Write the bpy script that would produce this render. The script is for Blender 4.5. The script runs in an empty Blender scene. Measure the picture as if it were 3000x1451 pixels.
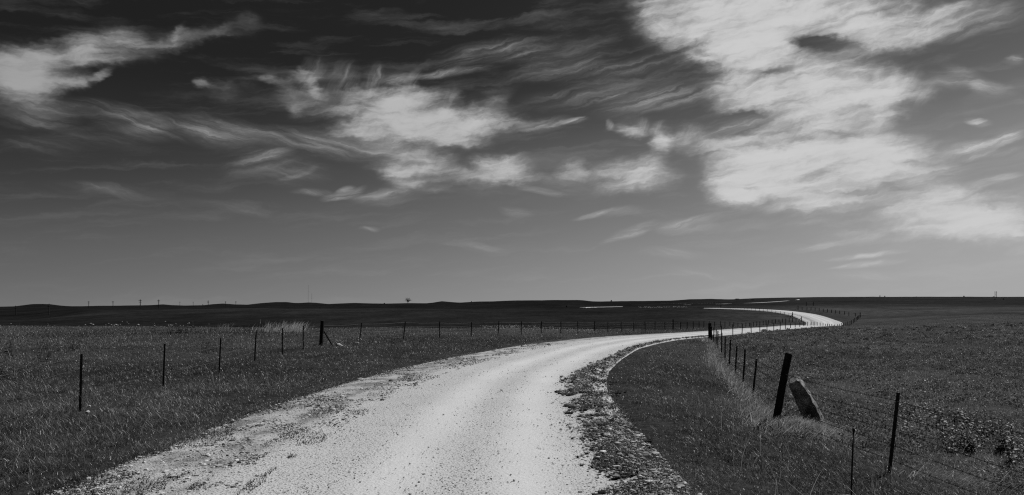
import bpy, bmesh, math, random
import numpy as np
from mathutils import Vector, Matrix
S = bpy.context.scene
COLL = S.collection
R = math.radians

# ------------------------------------------------------------------ camera
F, HZ, CH = 2333.0, 885.0, 2.1          # focal length in photo pixels, eye-level row, eye height (m)
cam = bpy.data.cameras.new('camera')
cam.sensor_width = 36.0
cam.lens = 36.0 * F / 3000.0
cam.shift_y = (HZ - 725.5) / 3000.0
cam.clip_start, cam.clip_end = 0.1, 30000.0
camo = bpy.data.objects.new('camera', cam)
camo.location = (0, 0, CH)
camo.rotation_euler = (R(90), 0, 0)
COLL.objects.link(camo)
S.camera = camo

# ------------------------------------------------------------------ exposure, render
S.view_settings.view_transform = 'Standard'
S.view_settings.look = 'None'
S.view_settings.exposure = 0.0
S.view_settings.gamma = 1.0
S.cycles.use_denoising = False
S.cycles.pixel_filter_type = 'BLACKMAN_HARRIS'
S.cycles.filter_width = 1.2
S.cycles.max_bounces = 4
S.cycles.diffuse_bounces = 2
S.cycles.transmission_bounces = 3
S.cycles.glossy_bounces = 2

# ------------------------------------------------------------------ sun
SUN_EL, SUN_AZ = 50.0, 50.0             # degrees; azimuth clockwise from the view direction (+Y)
sun = bpy.data.lights.new('sun', 'SUN')
sun.energy, sun.angle, sun.color = 5.0, R(0.5), (1.0, 1.0, 1.0)
suno = bpy.data.objects.new('sun', sun)
COLL.objects.link(suno)
sd = Vector((math.sin(R(SUN_AZ)) * math.cos(R(SUN_EL)), math.cos(R(SUN_AZ)) * math.cos(R(SUN_EL)), math.sin(R(SUN_EL))))
suno.rotation_euler = sd.to_track_quat('Z', 'Y').to_euler()

# ------------------------------------------------------------------ node helper
class NT:
    def __init__(s, nt):
        s.nt = nt
    def node(s, t, ins=None, **kw):
        n = s.nt.nodes.new(t)
        for k, v in kw.items(): setattr(n, k, v)
        for k, v in (ins or {}).items():
            if isinstance(v, bpy.types.NodeSocket): s.nt.links.new(v, n.inputs[k])
            else: n.inputs[k].default_value = v
        return n
    def m(s, op, *a, clamp=False):
        n = s.nt.nodes.new('ShaderNodeMath'); n.operation = op; n.use_clamp = clamp
        for i, v in enumerate(a):
            if isinstance(v, bpy.types.NodeSocket): s.nt.links.new(v, n.inputs[i])
            else: n.inputs[i].default_value = v
        return n.outputs[0]
    def v(s, op, *a, scale=None):
        n = s.nt.nodes.new('ShaderNodeVectorMath'); n.operation = op
        for i, q in enumerate(a):
            if isinstance(q, bpy.types.NodeSocket): s.nt.links.new(q, n.inputs[i])
            else: n.inputs[i].default_value = q
        if scale is not None:
            if isinstance(scale, bpy.types.NodeSocket): s.nt.links.new(scale, n.inputs['Scale'])
            else: n.inputs['Scale'].default_value = scale
        return n.outputs['Value'] if op in ('LENGTH', 'DOT_PRODUCT', 'DISTANCE') else n.outputs[0]
    def step(s, x, a, b, lo=0.0, hi=1.0, kind='SMOOTHSTEP'):
        n = s.node('ShaderNodeMapRange', interpolation_type=kind)
        for k, q in ((0, x), (1, a), (2, b), (3, lo), (4, hi)):
            if isinstance(q, bpy.types.NodeSocket): s.nt.links.new(q, n.inputs[k])
            else: n.inputs[k].default_value = q
        return n.outputs[0]
    def noise(s, vec, scale, detail=4.0, rough=0.5, dist=0.0, dims='3D', out=0, lac=2.0):
        n = s.node('ShaderNodeTexNoise', noise_dimensions=dims)
        if vec is not None: s.nt.links.new(vec, n.inputs['Vector'])
        n.inputs['Scale'].default_value = scale; n.inputs['Detail'].default_value = detail
        n.inputs['Roughness'].default_value = rough; n.inputs['Distortion'].default_value = dist
        n.inputs['Lacunarity'].default_value = lac
        return n.outputs[out]
    def mapping(s, vec, loc=(0, 0, 0), rot=(0, 0, 0), scale=(1, 1, 1), kind='POINT'):
        n = s.node('ShaderNodeMapping', vector_type=kind)
        s.nt.links.new(vec, n.inputs[0])
        n.inputs[1].default_value = loc; n.inputs[2].default_value = rot; n.inputs[3].default_value = scale
        return n.outputs[0]
    def mix(s, fac, a, b):
        n = s.node('ShaderNodeMix', data_type='FLOAT')
        for k, q in ((0, fac), (2, a), (3, b)):
            if isinstance(q, bpy.types.NodeSocket): s.nt.links.new(q, n.inputs[k])
            else: n.inputs[k].default_value = q
        return n.outputs[0]
    def sep(s, vec):
        n = s.node('ShaderNodeSeparateXYZ'); s.nt.links.new(vec, n.inputs[0]); return n.outputs
    def comb(s, x, y, z=0.0):
        n = s.node('ShaderNodeCombineXYZ')
        for i, q in enumerate((x, y, z)):
            if isinstance(q, bpy.types.NodeSocket): s.nt.links.new(q, n.inputs[i])
            else: n.inputs[i].default_value = q
        return n.outputs[0]

# ------------------------------------------------------------------ sky with cirrus (black-and-white through a red filter)
W = bpy.data.worlds.new('World'); S.world = W; W.use_nodes = True
W.cycles.sampling_method = 'NONE'
W.node_tree.nodes.clear()
n = NT(W.node_tree)
SKY_STRENGTH = 0.1
tc = n.node('ShaderNodeTexCoord')
D = n.sep(tc.outputs['Generated'])
az = n.m('MULTIPLY', n.m('ARCTAN2', D[0], D[1]), 57.29578)
el = n.m('MULTIPLY', n.m('ARCSINE', D[2]), 57.29578)
skyn = n.node('ShaderNodeTexSky', sky_type='NISHITA', sun_disc=False, sun_elevation=R(SUN_EL), sun_rotation=R(SUN_AZ),
              altitude=400.0, air_density=1.0, dust_density=1.0, ozone_density=1.0)
red = n.node('ShaderNodeSeparateColor'); W.node_tree.links.new(skyn.outputs[0], red.inputs[0])
#GRADE
sky = red.outputs[0]
zz = n.m('MAXIMUM', n.m('ADD', n.m('MULTIPLY', D[2], 0.94), 0.062), 0.06)
W.node_tree.links.new(n.v('NORMALIZE', n.comb(D[0], D[1], zz)), skyn.inputs[0])
fc = n.node('ShaderNodeFloatCurve')
tone = [(0.0, 0.004), (0.18, 0.0145), (0.24, 0.0225), (0.275, 0.036), (0.335, 0.070), (0.40, 0.107), (0.45, 0.140), (0.52, 0.190), (0.62, 0.258), (0.72, 0.312), (0.86, 0.352), (1.0, 0.38)]
cv = fc.mapping.curves[0]
cv.points[0].location = tone[0]; cv.points[1].location = tone[-1]
for p in tone[1:-1]: cv.points.new(*p)
fc.mapping.update()
W.node_tree.links.new(n.m('MULTIPLY', red.outputs[0], SKY_STRENGTH), fc.inputs['Value'])
fe = n.node('ShaderNodeFloatCurve')                      # graduated filter: gain against elevation
cv = fe.mapping.curves[0]
gain = [(0.0, .56), (.06, .62), (.16, .73), (.28, .80), (.42, .81), (.52, .66), (.64, .51), (.8, .50), (1.0, .50)]
cv.points[0].location = gain[0]; cv.points[1].location = gain[-1]
for p in gain[1:-1]: cv.points.new(*p)
fe.mapping.update()
W.node_tree.links.new(n.m('MULTIPLY', el, 1/25.0, clamp=True), fe.inputs['Value'])
sky = n.m('MULTIPLY', fc.outputs[0], n.m('MULTIPLY', fe.outputs[0], 2.0))

# cloud streaks: (x1, y1, x2, y2, half width, weight) on a 2576-wide view, turned into azimuth and elevation
CLOUD_F = """
1850 440 2560 480 70 .2
1900 560 2600 600 50 .16
620 270 1250 330 60 .14
900 430 1700 450 40 .14
1000 318 1240 322 16 .7
1195 412 1330 414 12 .7
0 200 110 192 26 .4
-60 185 120 192 42 .8
-40 160 200 155 28 .75
0 222 130 228 20 .5
100 212 250 200 12 .5
225 200 292 178 7 .6
0 130 150 132 18 .4
110 125 430 120 22 .75
170 128 260 128 18 .45
380 112 520 92 12 .5
485 95 590 72 9 .45
432 98 458 70 8 .3
240 70 370 105 22 .2
560 70 660 60 18 .18
478 207 530 210 8 .35
505 226 605 234 16 .2
648 200 700 190 7 .3
690 200 745 238 14 .35
730 190 810 194 10 .4
748 163 778 182 5 .25
785 200 800 240 8 .5
760 190 880 182 26 .15
690 246 860 256 22 .3
730 288 762 258 9 .3
830 285 950 200 14 .5
860 300 1130 300 38 .85
900 262 1150 258 24 .6
980 316 1255 322 24 1.05
840 326 960 330 14 .4
1170 270 1270 285 20 .4
1230 316 1340 310 12 .45
1220 252 1290 230 14 .25
1120 240 1165 258 10 .25
930 410 1150 425 24 .75
960 440 1060 455 16 .6
1100 447 1290 452 12 .45
1190 410 1335 415 16 1.0
1200 440 1380 446 10 .45
1405 432 1470 425 14 .65
1470 440 1660 446 22 .85
1550 460 1740 432 16 .5
1590 410 1690 402 11 .4
1508 330 1645 326 7 .7
1515 315 1665 308 14 .25
1640 10 1800 30 40 .8
1600 20 1690 90 30 .55
1690 55 2060 60 62 1.05
1880 20 2310 35 50 .85
1730 98 1960 118 34 .9
2090 75 2420 45 36 .55
2230 95 2420 62 22 .4
2340 42 2580 5 18 .4
2130 90 2260 98 16 .5
1800 145 2010 152 24 .55
1780 172 2110 172 20 .35
1890 198 2260 215 36 1.05
1765 218 1960 240 30 .75
1830 272 2210 262 30 .95
2140 200 2330 212 26 .5
2100 262 2350 230 22 .65
1940 292 2160 300 16 .5
1644 352 1682 352 17 .95
1690 346 1800 352 20 .5
1745 378 1900 372 18 .5
1900 350 2260 332 24 .45
2150 322 2260 300 14 .45
1800 420 2060 400 40 1.0
1785 440 2110 448 38 1.0
1990 380 2310 370 40 .7
2090 402 2410 382 26 .75
2040 472 2260 442 22 .75
2250 432 2340 420 20 .45
1770 490 1910 497 16 .75
1890 512 2260 506 16 .6
2200 528 2520 542 30 .95
2300 512 2470 506 20 .5
2400 562 2600 552 30 .9
2500 520 2600 498 24 .35
2560 590 2600 600 30 .4
"""
CLOUD_UP = """
1030 192 1265 168 8 .4
940 206 1060 188 9 .5
1060 165 1350 95 22 .2
1150 140 1560 105 26 .15
1250 205 1520 138 18 .18
1350 195 1780 145 24 .16
1290 262 1740 205 22 .17
1500 262 1820 225 22 .3
1480 290 1700 250 14 .2
1300 326 1440 300 12 .4
1400 310 1490 297 6 .5
692 457 795 437 4 .6
770 440 808 422 5 .3
850 490 890 474 7 .6
800 508 905 488 6 .45
870 492 922 474 6 .5
880 502 1050 492 14 .4
1000 492 1130 474 8 .3
1435 556 1545 532 5 .45
1490 546 1640 524 8 .4
1510 614 1635 578 6 .4
1545 598 1660 556 9 .35
1600 574 1920 528 8 .4
1640 582 1810 556 12 .3
1880 525 2060 520 10 .3
1985 636 2160 602 6 .5
2110 607 2255 591 7 .55
2060 650 2295 635 5 .5
2080 671 2295 658 6 .5
2350 388 2525 358 14 1.0
2480 362 2590 335 12 .9
2350 405 2590 372 8 .5
2240 440 2430 418 10 .4
2400 470 2590 440 10 .35
2230 470 2420 445 12 .4
2360 482 2500 462 9 .3
2270 98 2580 30 22 .35
2430 298 2495 305 8 .7
1780 342 2010 306 20 .35
2480 455 2580 438 6 .5
1560 400 1700 385 16 .2
600 400 770 380 10 .3
560 425 760 400 16 .2
"""
CLOUD_DN = """
0 290 200 302 18 .4
0 268 260 265 16 .35
205 252 420 312 13 .5
230 300 470 330 22 .25
400 310 660 338 24 .5
300 328 430 310 10 .5
560 312 760 362 14 .55
100 345 420 352 14 .2
650 330 950 378 18 .5
720 360 960 392 18 .3
890 365 1040 398 11 .55
640 418 830 440 26 .2
0 345 210 380 12 .2
100 460 480 500 12 .2
450 495 720 548 9 .18
720 485 860 493 6 .5
1280 460 1432 496 6 .5
1340 450 1500 470 12 .3
1600 635 1785 645 8 .4
1090 606 1285 631 6 .3
900 573 965 578 4 .3
1250 530 1350 545 7 .25
2360 160 2480 205 10 .35
2390 198 2570 236 11 .4
2430 213 2490 222 8 .5
2290 190 2440 205 14 .3
2530 150 2580 146 8 .5
2440 545 2560 590 14 .3
2240 560 2400 596 8 .45
2050 690 2300 700 10 .2
1640 680 1900 690 10 .15
"""
CLOUD_V = """
765 215 800 150 26 .24
840 240 880 170 34 .3
930 230 960 170 22 .3
958 196 962 164 5 .45
1030 215 1060 175 14 .3
1120 270 1150 225 14 .3
1530 325 1535 300 9 .5
1610 325 1625 300 14 .45
1700 345 1740 325 14 .3
2195 200 2208 172 12 .4
2235 215 2245 168 14 .4
2270 225 2290 170 26 .3
2310 250 2330 210 20 .35
1640 330 1680 300 10 .2
"""
HOLES = """
1810 296 1970 292 11 .5
1740 128 1840 150 10 .4
2020 330 2180 338 8 .35
2380 395 2560 412 12 .3
1960 100 2150 110 16 .9
1840 185 2050 172 10 .4
2210 412 2330 405 9 .55
1930 268 1990 255 6 .2
1960 350 2110 345 6 .35
1800 180 2060 190 8 .35
2250 165 2400 150 14 .5
2040 488 2240 478 6 .35
1840 474 1930 478 7 .8
"""
def azel(x, y):
    u, v = (x * 1.1646 - 1500) / F, (HZ - y * 1.1646) / F
    return math.degrees(math.atan(u)), math.degrees(math.atan(v / math.hypot(1, u)))
P0 = n.comb(az, el, 0.0)
def nvec(vec, sc, det):
    q = n.noise(vec, sc, det, 0.55, out=1)
    return n.v('SUBTRACT', q, (0.5, 0.5, 0.5))
big = nvec(P0, 0.16, 2.0)
mid = nvec(n.mapping(P0, scale=(0.7, 1.3, 1.0)), 0.75, 3.0)
fine = nvec(n.mapping(P0, loc=(3, 9, 0), scale=(0.8, 1.4, 1.0)), 2.6, 3.0)
P1 = n.v('ADD', P0, n.v('MULTIPLY', big, (1.3, 0.8, 0.0)))
P1 = n.v('ADD', P1, n.v('MULTIPLY', mid, (1.5, 1.0, 0.0)))
P1 = n.v('ADD', P1, n.v('MULTIPLY', fine, (0.45, 0.32, 0.0)))
P2 = n.v('ADD', P0, n.v('MULTIPLY', big, (1.6, 0.9, 0.0)))
P2 = n.v('ADD', P2, n.v('MULTIPLY', mid, (0.7, 0.30, 0.0)))
P1 = n.v('MULTIPLY', P1, (1.0, 1.0, 0.0))
P2 = n.v('MULTIPLY', P2, (1.0, 1.0, 0.0))
def field(text, vec, soft=0.0, grow=1.5):
    for ln in text.strip().splitlines():
        x1, y1, x2, y2, hw, w = map(float, ln.split())
        a, b = azel(x1, y1), azel(x2, y2)
        cx_, cy_ = (a[0] + b[0]) / 2, (a[1] + b[1]) / 2
        th = math.atan2(b[1] - a[1], b[0] - a[0])
        h = abs(azel(x1, y1 - hw)[1] - a[1]) * grow
        ln_ = math.hypot(b[0] - a[0], b[1] - a[1]) / 2 + h * 0.6
        q = n.mapping(vec, (cx_, cy_, 0), (0, 0, th), (ln_, h, 1e6), 'TEXTURE')
        d = n.step(n.v('LENGTH', q), 1.0, soft, 0.0, w)
        vec = n.v('ADD', vec, n.comb(0.0, 0.0, d))       # the running sum rides in z
    return n.sep(vec)[2]
dF, dH = field(CLOUD_F, P1, 0.0, 2.9), field(HOLES, P1, 0.0, 1.7)
dU, dD, dV = field(CLOUD_UP, P2, 0.0, 1.9), field(CLOUD_DN, P2, 0.0, 2.2), field(CLOUD_V, P2, 0.0, 1.6)
def aniso(vec, ang, sx, sy, loc=(0, 0, 0)):             # turn first, then stretch along the turned axis
    return n.mapping(vec, loc, (0, 0, R(ang)), (1/sx, 1/sy, 1), 'TEXTURE')
def centred(x): return n.m('SUBTRACT', x, 0.5)
# grain of each kind of cloud
P3 = n.v('ADD', P2, n.v('MULTIPLY', mid, (0.9, 0.42, 0.0)))
P3 = n.v('ADD', P3, n.v('MULTIPLY', fine, (0.25, 0.22, 0.0)))
nF = n.noise(n.mapping(P1, scale=(0.45, 1.1, 1.0)), 0.5, 10.0, 0.60, 0.3)
nFh = n.noise(aniso(P3, 6, 0.24, 1.7), 0.8, 8.0, 0.55, 0.25)
nU = n.noise(aniso(P3, 15, 0.16, 2.1), 0.9, 10.0, 0.60, 0.3)
nD = n.noise(aniso(P3, -13, 0.17, 2.0, (7, 3, 0)), 0.9, 10.0, 0.60, 0.3)
nV = n.noise(aniso(P2, 60, 0.3, 2.0, (2, 5, 0)), 0.9, 9.0, 0.60, 0.4)
grain = n.m('ADD', n.m('MULTIPLY', centred(nF), 3.0), n.m('MULTIPLY', centred(nFh), 2.0))
fine_n = n.m('MULTIPLY', centred(n.noise(aniso(P3, 14, 0.4, 1.7), 3.0, 6.0, 0.6, 0.3)), 0.7)
grain = n.m('ADD', grain, n.m('ADD', n.m('MULTIPLY', fine_n, 0.5), n.m('ADD', n.m('MULTIPLY', centred(nU), 1.2), n.m('MULTIPLY', centred(nV), 0.5))))
rawF = n.m('MULTIPLY', n.m('MAXIMUM', n.m('SUBTRACT', dF, n.m('MULTIPLY', dH, 1.1)), 0.0), n.m('EXPONENT', grain))
aF = n.m('SUBTRACT', 1.0, n.m('EXPONENT', n.m('MULTIPLY', n.m('POWER', rawF, 1.8), -1.4)))
def wisp(d, x, k, amp):
    return n.m('MULTIPLY', d, n.m('MULTIPLY', n.m('EXPONENT', n.m('ADD', n.m('MULTIPLY', centred(x), k), fine_n)), amp))
aU, aD, aV = wisp(dU, nU, 8.0, 0.62), wisp(dD, nD, 7.0, 0.45), wisp(dV, nV, 6.5, 0.5)
# faint veil everywhere
veil = n.m('MULTIPLY', n.step(n.noise(aniso(P3, 5, 0.12, 1.0), 0.8, 6.0, 0.6, 0.3), 0.47, 0.8), 0.13)
thin = n.m('ADD', n.m('ADD', n.m('ADD', aU, aD), aV), veil)
clear = n.m('MULTIPLY', n.m('SUBTRACT', 1.0, aF), n.m('EXPONENT', n.m('MULTIPLY', thin, -1.0)))
cover = n.m('MULTIPLY', n.m('SUBTRACT', 1.0, clear), n.step(D[1], 0.02, 0.25))
bright = n.step(az, -34.0, 14.0, 0.335, 0.585, 'LINEAR')
tex = n.step(nFh, 0.25, 0.75, 0.97, 1.03, 'LINEAR')
total = n.mix(cover, sky, n.m('MULTIPLY', bright, tex))
bg = n.node('ShaderNodeBackground', {0: n.m('DIVIDE', total, SKY_STRENGTH), 1: SKY_STRENGTH})
n.node('ShaderNodeOutputWorld', {0: bg.outputs[0]})
# ------------------------------------------------------------------ small tools
rng = np.random.default_rng(7)
random.seed(7)
def tag(o, label=None, cat=None, group=None, kind=None):
    if label: o['label'] = label
    if cat: o['category'] = cat
    if group: o['group'] = group
    if kind: o['kind'] = kind
    return o
def link(name, me, mat=None, parent=None, loc=None):
    o = bpy.data.objects.new(name, me); COLL.objects.link(o)
    if mat is not None and not me.materials: me.materials.append(mat)
    if loc is not None: o.location = loc
    if parent is not None: o.parent = parent
    return o
def empty(name, loc, label=None, cat=None, group=None, rz=0.0):
    o = bpy.data.objects.new(name, None); COLL.objects.link(o)
    o.location = loc; o.rotation_euler = (0, 0, rz); o.empty_display_size = 0.2
    return tag(o, label, cat, group)
def np_mesh(name, V, faces, smooth=False, attrs=None):
    """faces: list of (n, k) int arrays, each of one polygon size"""
    me = bpy.data.meshes.new(name)
    V = np.asarray(V, np.float32)
    me.vertices.add(len(V)); me.vertices.foreach_set('co', V.ravel())
    tot = np.concatenate([np.full(len(f), f.shape[1], np.int32) for f in faces])
    idx = np.concatenate([np.asarray(f, np.int32).ravel() for f in faces])
    me.loops.add(len(idx)); me.loops.foreach_set('vertex_index', idx)
    me.polygons.add(len(tot))
    st = np.zeros(len(tot), np.int32); st[1:] = np.cumsum(tot)[:-1]
    me.polygons.foreach_set('loop_start', st)
    me.polygons.foreach_set('use_smooth', np.full(len(tot), smooth))
    me.update(calc_edges=True)
    for k, a in (attrs or {}).items():
        at = me.attributes.new(k, 'FLOAT', 'POINT'); at.data.foreach_set('value', np.asarray(a, np.float32))
    return me
PERM = np.random.default_rng(3).permutation(512).astype(np.int64)
def vnoise(x, y, seed=0):
    x = np.asarray(x, float) + seed * 17.13; y = np.asarray(y, float) + seed * 5.7
    xi = np.floor(x).astype(np.int64); yi = np.floor(y).astype(np.int64)
    fx, fy = x - xi, y - yi
    fx = fx * fx * (3 - 2 * fx); fy = fy * fy * (3 - 2 * fy)
    def h(a, b): return PERM[(PERM[a & 511] + b) & 511] / 511.0
    return (h(xi, yi) * (1 - fx) + h(xi + 1, yi) * fx) * (1 - fy) + (h(xi, yi + 1) * (1 - fx) + h(xi + 1, yi + 1) * fx) * fy
def fbm(x, y, oct=4, seed=0):
    s, a, t = 0.0, 0.5, 0.0
    for i in range(oct):
        s = s + a * vnoise(x * 2 ** i, y * 2 ** i, seed + i * 3); t += a; a *= 0.5
    return s / t

# ------------------------------------------------------------------ lie of the land
def pchip(x,y,xn):
    # y: [..., n] monotone cubic along last axis
    x=np.asarray(x,float); h=np.diff(x); d=np.diff(y,axis=-1)/h
    m=np.zeros_like(y); w1=2*h[1:]+h[:-1]; w2=h[1:]+2*h[:-1]
    a,b=d[...,:-1],d[...,1:]
    with np.errstate(divide='ignore',invalid='ignore'):
        m[...,1:-1]=np.where(a*b>0,(w1+w2)/(w1/a+w2/b),0.0)
    m[...,0]=d[...,0]; m[...,-1]=d[...,-1]
    i=np.clip(np.searchsorted(x,xn)-1,0,len(x)-2); t=(xn-x[i])/h[i]
    y0=y[...,i]; y1=y[...,i+1]; m0=m[...,i]*h[i]; m1=m[...,i+1]*h[i]
    t2=t*t;t3=t2*t
    return (2*t3-3*t2+1)*y0+(t3-2*t2+t)*m0+(-2*t3+3*t2)*y1+(t3-t2)*m1
YK=[5,10,15,23,40,62,70,80,95,117,140,165,190,235,265,310,360,450,650,900,1300,1800,2500,4000,9500]
COL={
-2600:[.1,.1,.1,.1,0,-.05,-.15,-.6,-2,-4.5,-6.5,-7.6,-7.6,-6,-6,-5.6,-6.5,-11,-14,-14,-13,-11,-11.8,-32,-90],
0:  [.1,.1,.05,.02,0,-.05,-.15,-.6,-2,-4.5,-6.5,-7.6,-7.6,-6.2,-5.8,-5.2,-6.5,-12,-15,-13.7,-12.9,-11,-11.8,-32,-90],
300:[.05,.05,.03,-.03,-.05,-.1,-.18,-.6,-2,-4.5,-6.5,-7.6,-7.3,-5.8,-5.2,-4.3,-3.4,-2.3,-8,-6.2,-7.4,-8.7,-10.8,-32,-90],
700:[0,0,0,-.1,-.15,-.2,-.25,-.7,-2,-4.5,-6.3,-7.3,-7,-5.2,-4.8,-4.2,-3.2,-1.95,-5,-5.6,-6.3,-7.2,-6.5,-32,-90],
1100:[0,0,0,-.1,-.2,-.3,-.4,-.55,-1.5,-4,-6,-7,-6.6,-5,-4.6,-4,-3.2,-1.8,-3.6,-4.8,-4.6,-4.5,-3.3,-32,-90],
1500:[0,0,0,-.1,-.3,-.55,-.58,-.6,-1.2,-2.9,-4.2,-5,-5.1,-4.6,-4.4,-4.0,-3.6,-3.1,-2.9,-3.3,-2.9,-1,3.2,-32,-90],
1750:[0,0,0,-.15,-.4,-.7,-.8,-.95,-1.3,-2.1,-3.4,-4.3,-4.7,-4.6,-4.3,-3.8,-3.5,-3.1,-2.1,-2.5,-1.8,.5,4.2,-32,-90],
2000:[-.05,-.05,-.1,-.3,-.55,-.8,-.9,-1.1,-1.45,-1.9,-2.5,-3.1,-3.5,-3.3,-3.0,-2.5,-1.7,-.8,-1.2,-1,1,3.7,8.2,-32,-90],
2200:[-.25,-.28,-.35,-.6,-.9,-1.0,-1.05,-1.2,-1.45,-1.8,-2.3,-3.1,-3.9,-3.3,-2.3,-1.15,-.6,-.75,0,.5,3,8,14,-30,-90],
2400:[-.35,-.35,-.45,-.75,-1.05,-1.2,-1.3,-1.4,-1.6,-1.9,-2.1,-3.2,-3.9,-3.4,-2.0,-.6,0,.6,2,3.7,7,11,17,-30,-90],
2600:[-.4,-.4,-.5,-.75,-1.05,-1.25,-1.3,-1.4,-1.55,-1.8,-2.05,-2.5,-2.8,-2.5,-1.6,-.3,.3,.8,2.5,4.5,8,12,18,-30,-90],
3000:[-.45,-.45,-.55,-.8,-1.0,-1.1,-1.1,-1.1,-1.1,-1.05,-1,-.9,-.7,-.4,-.1,.2,.1,.2,2,4,8,12,17.5,-30,-90],
5600:[-.45,-.45,-.55,-.8,-1.0,-1.1,-1.1,-1.1,-1.1,-1.05,-1,-.9,-.7,-.4,-.1,.2,.1,.2,2,4,8,12,17.5,-30,-90]}
SKY=[(-2600,896),(-300,897),(0,899),(40,898.5),(75,894),(95,891.5),(125,891),(148,892),(175,895.5),(210,898),(240,898.3),(300,896.5),(400,895.3),(450,894.5),(478,892.5),(500,894.5),(550,896),(600,895),(625,891.5),(655,889.8),(690,892.5),(725,893.2),(745,891),(780,887.5),(810,885.5),(840,885.3),(862,888),(880,888.5),(905,886.8),(925,887.5),(960,891.5),(1000,889.5),(1040,888.2),(1090,889.5),(1130,890),(1190,889),(1250,889),(1265,887.5),(1295,883),(1320,885.5),(1350,887.5),(1400,884),(1440,883.7),(1470,882.5),(1520,881),(1600,880),(1690,879),(1705,880),(1735,883.5),(1770,884.5),(1830,883),(1900,882.5),(1960,882),(1990,880),(2020,877.5),(2060,876.8),(2085,876.4),(2120,878.5),(2140,879.8),(2165,879),(2210,875),(2300,873.5),(2400,871.5),(2500,870.3),(2700,870.2),(2900,870.2),(3000,870.7),(5600,871)]
LY=np.linspace(np.log(5),np.log(9500),500)
PX=np.concatenate([np.linspace(-2600,-50,60,endpoint=False),np.arange(-50,3051,4.0),np.linspace(3060,5600,60)])
cx=np.array(sorted(COL)); A=np.array([COL[c] for c in cx],float)
B=pchip(np.log(YK),A,LY)               # cols x LY
T=pchip(cx,B.T.copy(),PX).T            # PX x LY
s=np.interp(PX,*zip(*SKY))
w=np.exp(-((LY-np.log(2500))/0.16)**2)
zs=CH-(s[:,None]-HZ)*np.exp(LY)[None]/F
T=T*(1-w)+zs*w
def zt(X,Y):
    Yc=np.clip(Y,5,9400); px=np.clip(1500+F*X/Yc,-2599,5599)
    i=np.clip(np.searchsorted(PX,px)-1,0,len(PX)-2); fi=(px-PX[i])/(PX[i+1]-PX[i])
    q=(np.log(Yc)-LY[0])/(LY[1]-LY[0]); j=np.clip(q.astype(int),0,len(LY)-2); fj=q-j
    return (T[i,j]*(1-fi)+T[i+1,j]*fi)*(1-fj)+(T[i,j+1]*(1-fi)+T[i+1,j+1]*fi)*fj
def hit(px,py,Ymin=5,Ymax=3000):
    Ys=np.exp(np.linspace(np.log(Ymin),np.log(Ymax),6000)); X=(px-1500)/F*Ys
    g=HZ+(CH-zt(X,Ys))*F/Ys
    k=np.where(g<=py)[0]
    if len(k)==0: return None
    return float(X[k[0]]),float(Ys[k[0]])

# ------------------------------------------------------------------ road line
CL = np.array([(-1.57,-30),(-1.57,8),(-1.46,14),(-1.08,20.3),(-.35,26),(.55,30.8),(1.75,36.5),(4.1,46.2),(9.2,60.7),(14.75,71.2),(22,86.6),(32.2,107),(41,122.5),(54,146),(68.5,176),(79.5,203),(87.6,224),(92.8,243),(96.0,262),(97.6,285),(97.0,312),(96.2,345),(97.0,400),(97,440),(90,500),(70,560),(57,598),(54,612),(60,627),(75,640),(95,660),(130,712),(171,800),(285,950),(387,1100),(450,1250),(500,1400)], float)
CW = np.array([3.52,3.52,3.5,3.5,3.5,3.5,3.5,3.5] + [3.4,3.2,3.0,3.0,3.0,3.2,3.8,4.3,4.7,4.7,4.5,4.2,4.0,4,4,4,4,4,4,4,4,4,4,4,2.4,2.0,1.9,1.9,1.9], float)
CW[24:31] = 2.2; CW[31:] = 1.5
def smooth_line(P, W_, n_per=10):
    out = []
    for i in range(len(P) - 1):
        p0, p1, p2, p3 = P[max(i-1,0)], P[i], P[i+1], P[min(i+2,len(P)-1)]
        L1 = np.linalg.norm(p2-p1)
        m1 = (p2-p0)/max(np.linalg.norm(p2-p1)+np.linalg.norm(p1-p0),1e-6)*L1; m2 = (p3-p1)/max(np.linalg.norm(p3-p2)+np.linalg.norm(p2-p1),1e-6)*L1
        for k in range(n_per):
            t = k/n_per
            q = (2*t**3-3*t*t+1)*p1+(t**3-2*t*t+t)*m1+(-2*t**3+3*t*t)*p2+(t**3-t*t)*m2
            out.append((q[0], q[1], W_[i]*(1-t)+W_[i+1]*t))
    out.append((P[-1][0], P[-1][1], W_[-1]))
    return np.array(out)
RL = smooth_line(CL, CW, 12)
RXY, RHW = RL[:, :2], RL[:, 2]
seg = np.diff(RXY, axis=0); slen = np.linalg.norm(seg, axis=1); RS = np.concatenate([[0], np.cumsum(slen)])
RZ = zt(RXY[:, 0], RXY[:, 1])
ker = np.array([1, 2, 3, 2, 1.]); ker /= ker.sum()
RZ = np.convolve(np.pad(RZ, 2, mode='edge'), ker, 'valid')
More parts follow.
